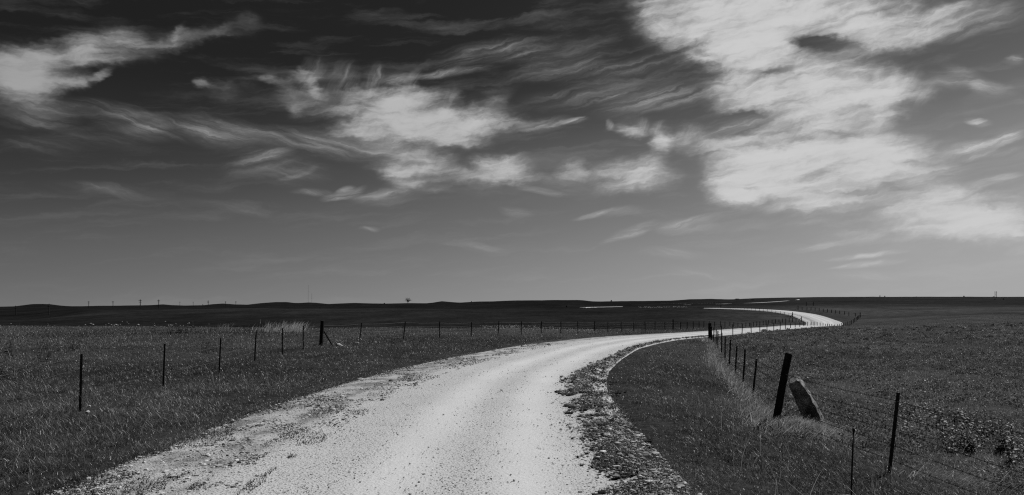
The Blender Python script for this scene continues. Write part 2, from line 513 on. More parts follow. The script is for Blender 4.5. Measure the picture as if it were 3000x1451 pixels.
def road_coord(X, Y):
    """signed offset from the road's centre line (right positive), half width, road height"""
    X = np.atleast_1d(X); Y = np.atleast_1d(Y)
    d = np.full(len(X), 1e3); hw = np.full(len(X), 3.5); rz = np.zeros(len(X)); st = np.zeros(len(X))
    A, B = RXY[:-1], seg
    L2 = (B**2).sum(1)
    for c0 in range(0, len(X), 20000):
        x, y = X[c0:c0+20000], Y[c0:c0+20000]
        t = np.clip(((x[:,None]-A[None,:,0])*B[None,:,0]+(y[:,None]-A[None,:,1])*B[None,:,1])/L2[None], 0, 1)
        dx = x[:,None]-(A[None,:,0]+t*B[None,:,0]); dy = y[:,None]-(A[None,:,1]+t*B[None,:,1])
        D2 = dx*dx+dy*dy; k = D2.argmin(1); r = np.arange(len(x)); tk = t[r,k]
        sgn = np.where(B[k,0]*dy[r,k]-B[k,1]*dx[r,k] > 0, -1.0, 1.0)
        d[c0:c0+20000] = np.sqrt(D2[r,k])*sgn
        hw[c0:c0+20000] = RHW[k]*(1-tk)+RHW[k+1]*tk
        rz[c0:c0+20000] = RZ[k]*(1-tk)+RZ[k+1]*tk
        st[c0:c0+20000] = RS[k]+tk*slen[k]
    return d, hw, rz, st
def land(X, Y, with_road=True):
    X = np.atleast_1d(np.asarray(X, float)); Y = np.atleast_1d(np.asarray(Y, float))
    z = zt(X, Y)
    Yq = np.maximum(Y, 4)
    z = z + (fbm(X/2.3, Y/2.3, 3, 5)-.5)*0.10*np.minimum(1, 40/Yq) + (fbm(X/14., Y/14., 3, 9)-.5)*np.clip((Yq-20)/60,0,1)*0.35
    z = z + (fbm(X/70., Y/70., 3, 2)-.5)*np.clip((Yq-250)/400,0,1)*2.0
    if with_road:
        d, hw, rz, st = road_coord(X, Y)
        a = np.abs(d)-hw
        f = np.clip(1-(a+0.2)/3.0, 0, 1); f = f*f*(3-2*f)
        f = np.where(np.abs(d) > 40, 0, f)
        bed = rz-0.02-0.16*np.clip((-a-0.05)/0.5, 0, 1)*(1+np.clip(Yq/150,0,4))
        z = z*(1-f)+bed*f
        return z, d, hw, st
    return z

# ------------------------------------------------------------------ materials
def mat(name):
    m = bpy.data.materials.new(name); m.use_nodes = True; m.node_tree.nodes.clear()
    return m, NT(m.node_tree)
def grey(q, x):
    return q.comb(x, x, x)
def finish(q, col, rough=0.9, spec=0.2, normal=None):
    b = q.node('ShaderNodeBsdfPrincipled', {'Base Color': grey(q, col) if not isinstance(col, float) else (col, col, col, 1), 'Roughness': rough, 'Specular IOR Level': spec})
    if normal is not None: q.nt.links.new(normal, b.inputs['Normal'])
    q.node('ShaderNodeOutputMaterial', {'Surface': b.outputs[0]})
def bump(q, h, strength, dist):
    return q.node('ShaderNodeBump', {'Height': h, 'Strength': strength, 'Distance': dist}).outputs[0]
def attr(q, name):
    return q.node('ShaderNodeAttribute', attribute_name=name).outputs['Fac']
def objpos(q):
    return q.node('ShaderNodeNewGeometry').outputs['Position']

M_land, q = mat('prairie_turf')
p = objpos(q)
n1 = q.noise(p, 0.035, 6, 0.6); n2 = q.noise(q.mapping(p, scale=(1, .45, 1)), 0.5, 6, 0.65); n3 = q.noise(p, 6.0, 5, 0.7)
c = q.m('MULTIPLY', attr(q, 'tone'), q.step(n1, .3, .7, .8, 1.2, 'LINEAR'))
c = q.m('MULTIPLY', c, q.step(n2, .3, .75, .6, 1.45, 'LINEAR'))
c = q.m('MULTIPLY', c, q.step(n3, .3, .75, .45, 1.6, 'LINEAR'))
hb = q.m('ADD', q.m('MULTIPLY', n2, 0.8), q.m('MULTIPLY', n3, 0.25))
finish(q, c, 1.0, 0.0, bump(q, hb, 0.7, 0.3))

M_road, q = mat('crushed_limestone')
p = objpos(q); dl = attr(q, 'lateral')
wob = q.m('MULTIPLY', q.m('SUBTRACT', q.noise(p, 0.16, 3, 0.5), 0.5), 0.6)
dw = q.m('ADD', dl, wob)
def bell(c0, w0): return q.step(q.m('ABSOLUTE', q.m('SUBTRACT', dw, c0)), w0, 0.0)
track = q.m('MAXIMUM', bell(0.25, 0.8), bell(1.8, 0.8))
sp = q.noise(p, 42.0, 3, 0.75)
sp2 = q.noise(p, 17.0, 4, 0.7)
vor = q.node('ShaderNodeTexVoronoi', {'Scale': 26.0}); q.nt.links.new(p, vor.inputs['Vector'])
cell = q.node('ShaderNodeSeparateColor'); q.nt.links.new(vor.outputs['Color'], cell.inputs[0])
loose = q.m('SUBTRACT', 1.0, q.m('MULTIPLY', track, 0.85))
drk = q.m('MULTIPLY', q.step(cell.outputs[0], 0.80, 0.9), q.step(vor.outputs['Distance'], 0.42, 0.2))
patch = q.noise(q.mapping(p, scale=(1, .6, 1)), 0.45, 5, 0.6)
col = q.m('ADD', 0.415, q.m('MULTIPLY', track, 0.055))
shd_ = q.m('MULTIPLY', q.step(dl, -1.5, -2.3), q.step(dl, -3.6, -3.2))         # dirt and litter on the left shoulder
lit_ = q.noise(q.mapping(p, loc=(5, 2, 0), scale=(1, .5, 1)), 1.6, 6, 0.7)
col = q.m('MULTIPLY', col, q.m('SUBTRACT', 1.0, q.m('MULTIPLY', shd_, q.step(lit_, .40, .66, .08, .72))))
col = q.m('MULTIPLY', col, q.step(patch, .3, .7, .93, 1.06, 'LINEAR'))
col = q.m('MULTIPLY', col, q.step(q.m('ADD', q.m('MULTIPLY', sp, .6), q.m('MULTIPLY', sp2, .4)), .32, .68, q.m('SUBTRACT', 1.0, q.m('MULTIPLY', loose, 0.42)), q.m('ADD', 1.0, q.m('MULTIPLY', loose, 0.22)), 'LINEAR'))
col = q.m('MULTIPLY', col, q.m('SUBTRACT', 1.0, q.m('MULTIPLY', q.m('MULTIPLY', drk, loose), 0.55)))
hb = q.m('ADD', q.m('MULTIPLY', sp2, 0.02), q.m('MULTIPLY', q.step(vor.outputs['Distance'], 0.5, 0.0), q.m('MULTIPLY', loose, 0.014)))
finish(q, col, 0.95, 0.1, bump(q, hb, 0.9, 1.0))

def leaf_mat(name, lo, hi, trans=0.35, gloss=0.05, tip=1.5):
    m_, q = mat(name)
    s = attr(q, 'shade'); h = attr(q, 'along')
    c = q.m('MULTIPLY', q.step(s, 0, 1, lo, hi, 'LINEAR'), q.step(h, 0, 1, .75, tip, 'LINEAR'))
    df = q.node('ShaderNodeBsdfDiffuse', {'Color': grey(q, c)})
    tr = q.node('ShaderNodeBsdfTranslucent', {'Color': grey(q, q.m('MULTIPLY', c, 1.2))})
    mx = q.node('ShaderNodeMixShader', {0: trans, 1: df.outputs[0], 2: tr.outputs[0]})
    gl = q.node('ShaderNodeBsdfGlossy', {'Color': (1, 1, 1, 1), 'Roughness': 0.45})
    m2 = q.node('ShaderNodeMixShader', {0: gloss, 1: mx.outputs[0], 2: gl.outputs[0]})
    q.node('ShaderNodeOutputMaterial', {'Surface': m2.outputs[0]})
    return m_
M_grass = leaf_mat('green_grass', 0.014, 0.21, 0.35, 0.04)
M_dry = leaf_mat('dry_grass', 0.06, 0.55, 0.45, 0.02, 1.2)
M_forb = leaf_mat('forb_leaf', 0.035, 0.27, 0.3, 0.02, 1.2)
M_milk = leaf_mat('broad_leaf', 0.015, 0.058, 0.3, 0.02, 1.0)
M_flower = leaf_mat('white_petal', 0.45, 0.75, 0.2, 0.0, 1.0)
M_crown = leaf_mat('tree_leaf', 0.02, 0.07, 0.2, 0.0, 1.0)

def plain(name, base, var, scale, rough=0.8, spec=0.3, bstr=0.4, bdist=0.01, stretch=(1, 1, 1)):
    m_, q = mat(name)
    p = q.node('ShaderNodeTexCoord').outputs['Object']
    a = q.noise(q.mapping(p, scale=stretch), scale, 6, 0.65)
    finish(q, q.step(a, .25, .75, base*(1-var), base*(1+var), 'LINEAR'), rough, spec, bump(q, a, bstr, bdist))
    return m_
M_steel = plain('weathered_steel', 0.022, 0.5, 30.0, 0.6, 0.3)
M_wood = plain('dark_wood', 0.022, 0.6, 14.0, 0.9, 0.1, 0.8, 0.02, (1, 1, .08))
M_wire = plain('rusty_wire', 0.03, 0.3, 40.0, 0.6, 0.3)
M_pole = plain('utility_pole_wood', 0.02, 0.3, 2.0)
M_galv = plain('mast_steel', 0.03, 0.2, 1.0)
M_bark = plain('bark', 0.02, 0.4, 4.0)
M_shrub = M_crown
M_stem = plain('green_stem', 0.05, 0.3, 20.0)

M_stone, q = mat('lichened_limestone')
p = q.node('ShaderNodeTexCoord').outputs['Object']
a = q.noise(p, 12.0, 8, 0.75); b_ = q.noise(p, 3.0, 4, 0.6, 0.6); e_ = q.noise(p, 40.0, 3, 0.7)
c = q.m('MULTIPLY', q.step(b_, .33, .66, .08, .42), q.step(a, .3, .7, .5, 1.3, 'LINEAR'))
finish(q, c, 0.95, 0.1, bump(q, q.m('ADD', a, q.m('MULTIPLY', e_, .4)), 1.0, 0.07))
M_rock, q = mat('pale_rock')
s = attr(q, 'shade'); p = objpos(q)
finish(q, q.m('MULTIPLY', q.step(s, 0, 1, .07, .52, 'LINEAR'), q.step(q.noise(p, 20.0, 4, .7), .3, .7, .75, 1.2, 'LINEAR')), 0.95, 0.1)
M_clod, q = mat('dark_sod')
p = objpos(q); s = attr(q, 'shade')
finish(q, q.m('MULTIPLY', q.step(s, 0, 1, .02, .10, 'LINEAR'), q.step(q.noise(p, 30.0, 4, .7), .3, .7, .5, 1.5, 'LINEAR')), 1.0, 0.0)
M_water, q = mat('water')
finish(q, 0.4, 0.1, 0.5)

# ------------------------------------------------------------------ ground sheet
tt = np.concatenate([np.linspace(-2.6, -.72, 70, endpoint=False), np.linspace(-.72, .72, 760), np.linspace(.74, 2.6, 70)])
Rr = np.exp(np.linspace(np.log(4.0), np.log(9200.0), 900))
TT, RR = np.meshgrid(tt, Rr, indexing='ij')
GX = (TT*RR).ravel(); GY = (RR-12.0).ravel()
GX = np.where(GY > -8, GX, GX)
near = (GY < 1500) & (np.abs(GX) < 620)
GZ, Gd, Ghw, _ = land(GX, GY)
nt_, nr_ = TT.shape
ii = np.arange(nt_*nr_).reshape(nt_, nr_)
quads = np.stack([ii[:-1,:-1], ii[1:,:-1], ii[1:,1:], ii[:-1,1:]], -1).reshape(-1, 4)
GPX = 1500+F*GX/np.maximum(GY, 5)
def tone_of(X, Y):
    px = 1500+F*X/np.maximum(Y, 5)
    t = np.interp(np.log(np.maximum(Y, 5)), np.log([5, 30, 60, 85, 130, 200, 330, 500, 700, 1500, 3000, 9000]),
                  [.026, .034, .044, .046, .020, .0125, .0150, .0175, .0105, .0100, .0098, .0098])
    tr_ = np.interp(np.log(np.maximum(Y, 5)), np.log([5, 30, 60, 85, 130, 200, 330, 345, 500, 900, 1500, 3000, 9000]),
                  [.032, .040, .046, .044, .043, .042, .038, .027, .021, .021, .022, .021, .020])
    w = np.clip((px-1900)/500, 0, 1); w = w*w*(3-2*w)
    return (t*(1-w)+tr_*w)*(0.65+0.7*fbm(X/9., Y/26., 4, 21))*(0.6+.8*fbm(X/45., Y/130., 4, 31))
ground = link('ground', np_mesh('ground', np.stack([GX, GY, GZ], 1), [quads], True, {'tone': tone_of(GX, GY)}), M_land)
tag(ground, kind='structure')

# ------------------------------------------------------------------ gravel road: one ribbon with a crown, a loose berm on its right and wheel tracks
ss = [0.0]
while ss[-1] < RS[-1]-1:
    y_ = np.interp(ss[-1], RS, RXY[:, 1])
    ss.append(ss[-1]+max(0.07, 0.012*max(y_, 4)) if y_ > 3 else ss[-1]+0.6)
ss = np.array(ss)
cxs = np.interp(ss, RS, RXY[:, 0]); cys = np.interp(ss, RS, RXY[:, 1]); hws = np.interp(ss, RS, RHW); czs = np.interp(ss, RS, RZ)
tx = np.gradient(cxs, ss); ty = np.gradient(cys, ss); tl = np.hypot(tx, ty); nx_, ny_ = ty/tl, -tx/tl
uu = np.linspace(-1.08, 1.08, 96)
U, SS = np.meshgrid(uu, ss, indexing='ij')
LAT = U*hws[None]
RX = cxs[None]+nx_[None]*LAT; RY = cys[None]+ny_[None]*LAT
def berm_mid(y): return np.interp(y, [6, 13, 17, 24, 32, 50, 75], [.36, .42, .66, .58, .26, .16, .12])
def berm_wid(y): return np.interp(y, [6, 22, 29, 45, 75], [.23, .23, .15, .11, .09])*(.75+.6*vnoise(np.asarray(y, float)*.9, 0*np.asarray(y, float), 4))
def berm_amt(d, hw, y):
    a = hw-d                                             # metres in from the right edge
    b = np.exp(-((a-berm_mid(y))/berm_wid(y))**2)*np.clip((70-y)/45, 0, 1)
    gap = np.exp(-((y-14.7)/0.75)**2)
    return b*(1-.85*gap)
lift = 0.035+0.00035*np.clip(cys, 0, 500)
edge = np.clip((np.abs(U)-.93)/.13, 0, 1)
bm_ = berm_amt(LAT, hws[None], RY)
Zr = czs[None]+lift[None]+0.03*(1-U**2)-edge*(0.11+0.0006*np.maximum(RY, 0))
Zr = Zr+(fbm(RX/.5, RY/.5, 4, 41)-.5)*0.018+bm_*(0.03+0.11*fbm(RX/.22, RY/.22, 3, 44))
Zr = Zr-0.015*(np.exp(-((LAT-.12)/.35)**2)+np.exp(-((LAT-1.7)/.4)**2))
na, nb = U.shape
jj = np.arange(na*nb).reshape(na, nb)
rq = np.stack([jj[:-1,:-1], jj[1:,:-1], jj[1:,1:], jj[:-1,1:]], -1)
vis = ((cys < 388) & (ss < RS[23*12])) | ((ss > RS[int(26.5*12)]) & (ss < RS[int(29.9*12)])) | (ss > RS[32*12])
rq = rq[:, vis[:-1] & vis[1:]].reshape(-1, 4)
road = link('road', np_mesh('road', np.stack([RX.ravel(), RY.ravel(), Zr.ravel()], 1), [rq], True, {'lateral': LAT.ravel()}), M_road)
tag(road, kind='structure')
def road_top(X, Y, d, hw):
    rz = road_coord(X, Y)[2]
    return rz+0.035+.00035*np.maximum(Y, 0)+0.03*(1-(d/hw)**2)+berm_amt(d, hw, Y)*(0.03+0.055)

# ------------------------------------------------------------------ scattered blades, leaves and stones
def blades(root, h, w, bend, shade, yaw, lean, lean_dir, segs=3):
    n_ = len(root)
    us = np.linspace(0, 1, segs+1)
    sx, sy = np.cos(yaw), np.sin(yaw)
    lx, ly = np.cos(lean_dir), np.sin(lean_dir)
    vs, al = [], []
    for k, u in enumerate(us):
        off = lean*u+bend*u*u
        zz_ = u*np.sqrt(np.maximum(1-0.55*(off/np.maximum(u,1e-3))**2*(u>0), 0.08))
        cx_ = root[:,0]+lx*off*h; cy_ = root[:,1]+ly*off*h; cz_ = root[:,2]+zz_*h
        hw_ = w*(1-u)**0.6*0.5 if k < segs else 0*w
        if k < segs:
            vs += [np.stack([cx_-sx*hw_, cy_-sy*hw_, cz_], 1), np.stack([cx_+sx*hw_, cy_+sy*hw_, cz_], 1)]; al += [u, u]
        else:
            vs.append(np.stack([cx_, cy_, cz_], 1)); al.append(1.0)
    m_ = len(vs)
    V = np.stack(vs, 1).reshape(-1, 3)
    base = (np.arange(n_)*m_)[:, None]
    fq = [base+np.array([[2*k, 2*k+1, 2*k+3, 2*k+2]]) for k in range(segs-1)]
    ft = base+np.array([[2*segs-2, 2*segs-1, 2*segs]])
    return V, fq, ft, np.tile(al, n_), np.repeat(shade, m_)
def blade_mesh(name, parts):
    V, Q, Tr, A, Sh, o = [], [], [], [], [], 0
    for v, fq, ft, a, s in parts:
        V.append(v); A.append(a); Sh.append(s); Tr.append(ft+o)
        for f in fq: Q.append(f+o)
        o += len(v)
    fs = ([np.concatenate(Q)] if Q else [])+[np.concatenate(Tr)]
    return np_mesh(name, np.concatenate(V), fs, False, {'along': np.concatenate(A), 'shade': np.concatenate(Sh)})
def scatter(n_, y0, y1, pw, px0=-600, px1=3900):
    u = rng.random(n_); k = 1-pw
    Y = (y0**k+u*(y1**k-y0**k))**(1/k)
    X = (rng.uniform(px0, px1, n_)-1500)/F*Y
    return X, Y
ICO = None
def ico():
    bm = bmesh.new(); bmesh.ops.create_icosphere(bm, subdivisions=1, radius=1.0)
    v = np.array([x.co[:] for x in bm.verts]); f = np.array([[x.index for x in fc_.verts] for fc_ in bm.faces]); bm.free()
    return v, f
ICO = ico()
def stones(pos, size, flat, shade):
    v0, f0 = ICO
    n_, m_ = len(pos), len(v0)
    sc = size[:, None]*np.stack([rng.uniform(.7, 1.4, n_), rng.uniform(.7, 1.4, n_), flat*rng.uniform(.6, 1.2, n_)], 1)
    jit = 1+rng.normal(0, .16, (n_, m_, 1))
    V = v0[None]*jit*sc[:, None, :]
    a = rng.uniform(0, 6.283, n_); ca, sa = np.cos(a)[:, None], np.sin(a)[:, None]
    V = np.stack([V[:,:,0]*ca-V[:,:,1]*sa, V[:,:,0]*sa+V[:,:,1]*ca, V[:,:,2]], 2)+pos[:, None, :]
    fa = (f0[None]+(np.arange(n_)*m_)[:, None, None]).reshape(-1, 3)
    return V.reshape(-1, 3), fa, np.repeat(shade, m_)

# ---- green grass
def verge_mask(X, Y, d, hw):
    """True where grass grows: off the road, ragged edge, weeds on the left shoulder and a few in the berm"""
    ed = (fbm(X/.45, Y/.45, 4, 61)-.5)*1.3
    off = (np.abs(d) > hw-.14+ed*.75+(fbm(X/2.2, Y/2.2, 2, 69)-.5)*.5)
    in_sh = (d < 0) & (np.abs(d) > hw-2.3) & (Y < 60)
    strip = np.exp(-((np.abs(d)-1.72+.25*np.sin(Y*.7))/.22)**2)*np.clip((Y-9)/4, 0, 1)*np.clip((34-Y)/8, 0, 1)
    weeds = in_sh & (fbm(X/.55, Y/1.5, 4, 63)+.11*strip-.05*(np.abs(d) < hw-1.75) > .545) & (rng.random(len(X)) < .6)
    rs = (d > 0) & (hw-d < .45) & (fbm(X/.3, Y/.3, 3, 67) > .56) & (Y < 60) & (rng.random(len(X)) < .6)
    return off, (weeds | rs) & ~off
parts = []
# near, full blades
X, Y = scatter(660000, 6.0, 42.0, 1.5)
z, d, hw, st = land(X, Y)
off, weeds = verge_mask(X, Y, d, hw)
keep = off | weeds
X, Y, z, d, hw, weeds = X[keep], Y[keep], z[keep], d[keep], hw[keep], weeds[keep]
N = len(X)
left = d < 0
cl = fbm(X/1.1, Y/1.1, 4, 71); cl2 = fbm(X/4., Y/4., 3, 73)
edge_d = np.clip((np.abs(d)-hw)/1.0, .55, 1)
h = np.where(left, .09+.035*np.clip((18-Y)/8, 0, 1), .085)*(0.5+1.0*cl)*rng.uniform(.6, 1.5, N)*edge_d
h = np.where((d > 6.5), h*1.25, h)
h = np.where(weeds, rng.uniform(.018, .055, N), h)
h = np.where((~left) & (d < 6.5), h*1.05, h)
zr = road_top(X, Y, d, hw)
z = np.where(np.abs(d) < hw*1.02, np.maximum(zr-.01, z-.02), z-.02)
wd = (0.0028+0.00036*Y)*rng.uniform(.7, 1.5, N)
sh = np.clip(rng.beta(1.3, 4.2, N)*1.15+(cl2-.5)*.7+(cl-.5)*.4, 0, 1)
sh = np.where(rng.random(N) < .05, rng.uniform(.6, 1., N), sh)
pst = np.clip((d-6)/1.5, 0, 1)*np.clip((fbm(X/3., Y/4., 3, 87)-.35)*2.2, 0, .3)
sh = np.clip(sh+pst, 0, 1)
wd = np.where(weeds, wd*2.0, wd); sh = np.where(weeds, sh*.6, sh)
bare = (cl < .40) & (rng.random(N) < .55) & ~weeds
B_ = ~bare
parts.append(blades(np.stack([X, Y, z], 1)[B_], h[B_], wd[B_], rng.uniform(.3, 1.2, N)[B_], sh[B_], rng.uniform(0, 3.14, B_.sum()), rng.normal(0, .2, B_.sum()), rng.uniform(0, 6.28, B_.sum()), 3))
# tussocks of longer, arching blades
Xt, Yt = scatter(3600, 6.5, 60.0, 1.4)
zt1, dt_, ht_, _s = land(Xt, Yt)
kt = (np.abs(dt_) > ht_+.35) & (fbm(Xt/5., Yt/5., 3, 79) > .42) & ((dt_ < 0) | (rng.random(len(Xt)) < .6))
Xt, Yt, zt1 = Xt[kt], Yt[kt], zt1[kt]
per = 26; M_ = len(Xt)*per
at_ = rng.uniform(0, 6.283, M_); rt_ = np.sqrt(rng.random(M_))*np.repeat(rng.uniform(.05, .16, len(Xt)), per)
ht2 = np.repeat(rng.uniform(.10, .20, len(Xt)), per)*rng.uniform(.5, 1.2, M_)
Yr_ = np.repeat(Yt, per)
parts.append(blades(np.stack([np.repeat(Xt, per)+rt_*np.cos(at_), Yr_+rt_*np.sin(at_), np.repeat(zt1, per)-.02], 1), ht2, (.0032+.00036*Yr_)*rng.uniform(.7, 1.4, M_), rng.uniform(.3, 1., M_), np.clip(np.repeat(rng.beta(1.4, 2.8, len(Xt)), per)*rng.uniform(.3, 1.6, M_), 0, 1), rng.uniform(0, 3.14, M_), rng.normal(.15, .2, M_), at_+rng.normal(0, .5, M_), 3))
# middle distance, simple blades
X, Y = scatter(500000, 38.0, 230.0, 1.6)
z, d, hw, st = land(X, Y)
off, weeds = verge_mask(X, Y, d, hw)
px = 1500+F*X/Y
keep = off & ~((px < 1250) & (Y > 84)) & ~((px < 1650) & (Y > 95)) & ~((px < 1980) & (Y > 118)) & ~((px < 2200) & (Y > 150)) & (rng.random(len(X)) > np.clip((Y-110)/120, 0, 1))
X, Y, z, d, hw = X[keep], Y[keep], z[keep], d[keep], hw[keep]
N = len(X)
cl = fbm(X/2.2, Y/3., 4, 71); cl2 = fbm(X/8., Y/10., 3, 73)
h = .12*(0.5+1.0*cl)*rng.uniform(.5, 1.5, N)*np.clip((np.abs(d)-hw)/1.5, .3, 1)
wd = (0.0035+0.00036*Y)*rng.uniform(.7, 1.5, N)
sh = np.clip(rng.beta(1.3, 3.6, N)*1.1+(cl2-.5)*.6+(cl-.5)*.3+.05, 0, 1)
parts.append(blades(np.stack([X, Y, z-.02], 1), h, wd, rng.uniform(.1, .8, N), sh, rng.uniform(0, 3.14, N), rng.normal(0, .2, N), rng.uniform(0, 6.28, N), 2))
grass = link('grass', blade_mesh('grass', parts), M_grass)
tag(grass, 'dark green prairie grass covering the verges and near fields', 'grass', kind='stuff')

# ---- leafy forbs in low mounds beyond the right-hand fence
fl = np.array([(5.9, 5), (5.6, 11.6), (5.3, 16), (7.0, 23), (9.5, 36.5), (13.4, 52), (15.4, 62), (20.3, 73), (33, 105), (51, 133)], float)
def right_of_fence(X, Y): return X > np.interp(Y, fl[:, 1], fl[:, 0])+.4
X, Y = scatter(19000, 7.5, 120, 1.35, 1950, 3800)
m_ = right_of_fence(X, Y) & (fbm(X/2.2, Y/3.0, 3, 81) > .50)
X, Y = X[m_], Y[m_]
per = 34
cx_ = np.repeat(X, per); cy_ = np.repeat(Y, per); N = len(cx_)
rad = np.repeat(rng.uniform(.12, .4, len(X)), per)
a = rng.uniform(0, 6.283, N); r_ = np.sqrt(rng.random(N))*rad
lx_, ly_ = cx_+r_*np.cos(a), cy_+r_*np.sin(a)
lz = land(lx_, ly_)[0]+np.maximum(0.02, rad*0.75*(1-(r_/rad)**2)*rng.uniform(.6, 1.15, N))
shc = np.repeat(np.clip(rng.normal(.45, .22, len(X)), .05, 1), per)*rng.uniform(.6, 1.4, N)
szf = (.016+.0006*cy_)*rng.uniform(.6, 1.5, N)
forbs = link('low_forbs', blade_mesh('low_forbs', [blades(np.stack([lx_, ly_, lz-.02], 1), szf*2.2, szf, rng.uniform(.2, 1., N), np.clip(shc, 0, 1), rng.uniform(0, 3.14, N), rng.normal(.3, .4, N), a+rng.normal(0, .6, N), 2)]), M_forb)
tag(forbs, 'low mounds of pale leafy forbs across the right-hand pasture', 'forbs', kind='stuff')

# ---- dry grass: flattened along the right fence, matted round the leaning post, tall on the left crest
parts = []
def dry(X, Y, h, lean, ldir, sh, w0=.004, seg=3, z0=0.0):
    N = len(X); z = land(X, Y)[0]+z0
    parts.append(blades(np.stack([X, Y, z-.02], 1), h, (w0+.00028*Y)*rng.uniform(.7, 1.4, N), rng.uniform(.1, .9, N), sh, rng.uniform(0, 3.14, N), lean, ldir, seg))
N = 9000
Y = 14.8+(62-14.8)*rng.random(N)**1.5
X = np.interp(Y, fl[:, 1], fl[:, 0])-.30+rng.normal(0, .15, N)*(1+Y/110)+(vnoise(Y*.8, Y*0, 5)-.5)*.25
dry(X, Y, rng.uniform(.08, .36, N)*(.5+fbm(Y*1.2, X, 3, 77)), rng.normal(.45, .35, N), rng.normal(-.5, 1.1, N), np.clip(rng.beta(1.5, 2.8, N), 0, 1), .006)
N = 8500
t = rng.random(N)
X = 5.15+.95*t+rng.normal(0, .16, N)-.15; Y = 15.75-1.0*t+rng.normal(0, .22, N)
bumpz = .20*np.exp(-((X-5.5)/.7)**2)*np.exp(-((Y-15.35)/.45)**2)
dry(X, Y, rng.uniform(.08, .30, N), rng.uniform(.2, .9, N), rng.normal(-.75, .8, N), np.clip(rng.beta(1.6, 2.4, N), 0, 1), .0045, 3, bumpz*rng.uniform(.5, 1, N))
N = 420                                                  # bent stems beside the nearest steel post
t = rng.random(N)
X = 5.75+.8*t+rng.normal(0, .12, N); Y = 11.5-.9*t+rng.normal(0, .15, N)
dry(X, Y, rng.uniform(.15, .4, N), rng.uniform(.3, .8, N), rng.normal(-.7, .5, N), np.clip(rng.beta(1.5, 3.5, N), 0, 1))
for cx0, cn, hh in ((660, 90, .8), (690, 50, .6), (745, 120, .75), (786, 300, 1.05), (805, 260, .9), (828, 380, 1.1), (858, 520, 1.15), (876, 420, 1.0), (840, 300, .9)):
    cn = cn*2//5; Y = rng.uniform(60, 69, cn); X = (cx0+rng.normal(0, 11, cn)-1500)/F*Y
    dry(X, Y, hh*rng.uniform(.2, 1., cn)**1.3, rng.normal(.12, .16, cn), rng.normal(0, .6, cn), np.clip(rng.beta(2.2, 1.8, cn), 0, 1), .012, 3)
N = 2200                                                   # lone seed stalks standing over the grass
X, Y = scatter(N, 8, 75, 1.4)
zz_, d, hw, st = land(X, Y)
k = (np.abs(d) > hw+.8)
X, Y = X[k], Y[k]
dry(X, Y, rng.uniform(.25, .6, len(X)), rng.normal(0, .2, len(X)), rng.uniform(0, 6.28, len(X)), rng.uniform(.1, .5, len(X)), .003)
dryo = link('dry_grass', blade_mesh('dry_grass', parts), M_dry)
tag(dryo, 'bleached dry grass lying along the fence line and standing on the left crest', 'dry grass', kind='stuff')

# ---- white flower heads in the dip behind the left fence and on the far rise
X = (rng.uniform(1405, 1752, 420)-1500)/F*77; Y = rng.uniform(73, 83, 420); X = (rng.uniform(1405, 1752, 420)-1500)/F*Y
X2 = []; Y2 = []
for k in range(110):
    h_ = hit(rng.uniform(1868, 2015), rng.uniform(899.5, 904.5), 300, 700)
    if h_: X2.append(h_[0]); Y2.append(h_[1])
for k in range(120):
    h_ = hit(rng.uniform(1935, 2105), rng.uniform(888.3, 890.6), 500, 1600)
    if h_: X2.append(h_[0]); Y2.append(h_[1])
X = np.concatenate([X, X2]); Y = np.concatenate([Y, Y2]); N = len(X)
z = land(X, Y)[0]+rng.uniform(.15, .35, N)
fh = blades(np.stack([X, Y, z], 1), .0009*np.minimum(Y, 400)*rng.uniform(.6, 1.4, N), .0009*np.minimum(Y, 400)*rng.uniform(.6, 1.6, N), np.zeros(N)+.2, rng.random(N), rng.uniform(-.6, .6, N), np.zeros(N), rng.uniform(0, 6.28, N), 2)
flw = link('white_wildflowers', blade_mesh('white_wildflowers', [fh]), M_flower)
tag(flw, 'white wildflower heads in bands across the dip and the far rise', 'wildflowers', kind='stuff')

# ---- loose stones on the road, coarse stones in shoulder and berm, sod clods
X, Y = scatter(70000, 5.5, 60.0, 1.7, 50, 2300)
d, hw, rz, st = road_coord(X, Y)
trk = np.maximum(np.exp(-((d-.12)/.5)**2), np.exp(-((d-1.7)/.55)**2))
k = (np.abs(d) < hw*.97) & (rng.random(len(X)) > trk*.86) & (rng.random(len(X)) < .25+1.1*fbm(X/1.2, Y/1.2, 3, 91)**2)
X, Y, d, hw = X[k], Y[k], d[k], hw[k]; N = len(X)
size = np.exp(rng.normal(np.log(.0046), .38, N))*(1+Y/30)
rough_ = (d < -1.7)
size = np.where(rough_, size*rng.choice([1.2, 1.6, 2.6], N, p=[.5, .35, .15]), size)
pos = np.stack([X, Y, road_top(X, Y, d, hw)+size*.15], 1)
v1 = stones(pos, size, .75, np.clip((.4+.6*rng.beta(2.2, 1.6, N))*np.where(rng.random(N) > .05, 1, .1), 0, 1))
N = 26000
Y = (6.0**-.7+rng.random(N)*(75.0**-.7-6.0**-.7))**(-1/.7)
yi = np.interp(Y, RXY[:, 1], RS); hwq = np.interp(yi, RS, RHW)
a_ = np.abs(berm_mid(Y)+rng.normal(0, 1, N)*berm_wid(Y)); lat = hwq-a_
g = np.exp(-((Y-14.7)/.75)**2)
k = (rng.random(N) > g*.9) & (fbm(Y*1.6, lat*1.6, 3, 97) > np.interp(Y, [9, 12], [.24, .40]))
Y, yi, hwq, lat = Y[k], yi[k], hwq[k], lat[k]; N = len(Y)
ci = np.interp(yi, ss, cxs), np.interp(yi, ss, cys); ni = np.interp(yi, ss, nx_), np.interp(yi, ss, ny_)
bx, by = ci[0]+ni[0]*lat, ci[1]+ni[1]*lat
size = np.exp(rng.normal(np.log(.0095), .5, N))*(1+by/45)
zt_ = road_top(bx, by, lat, hwq)
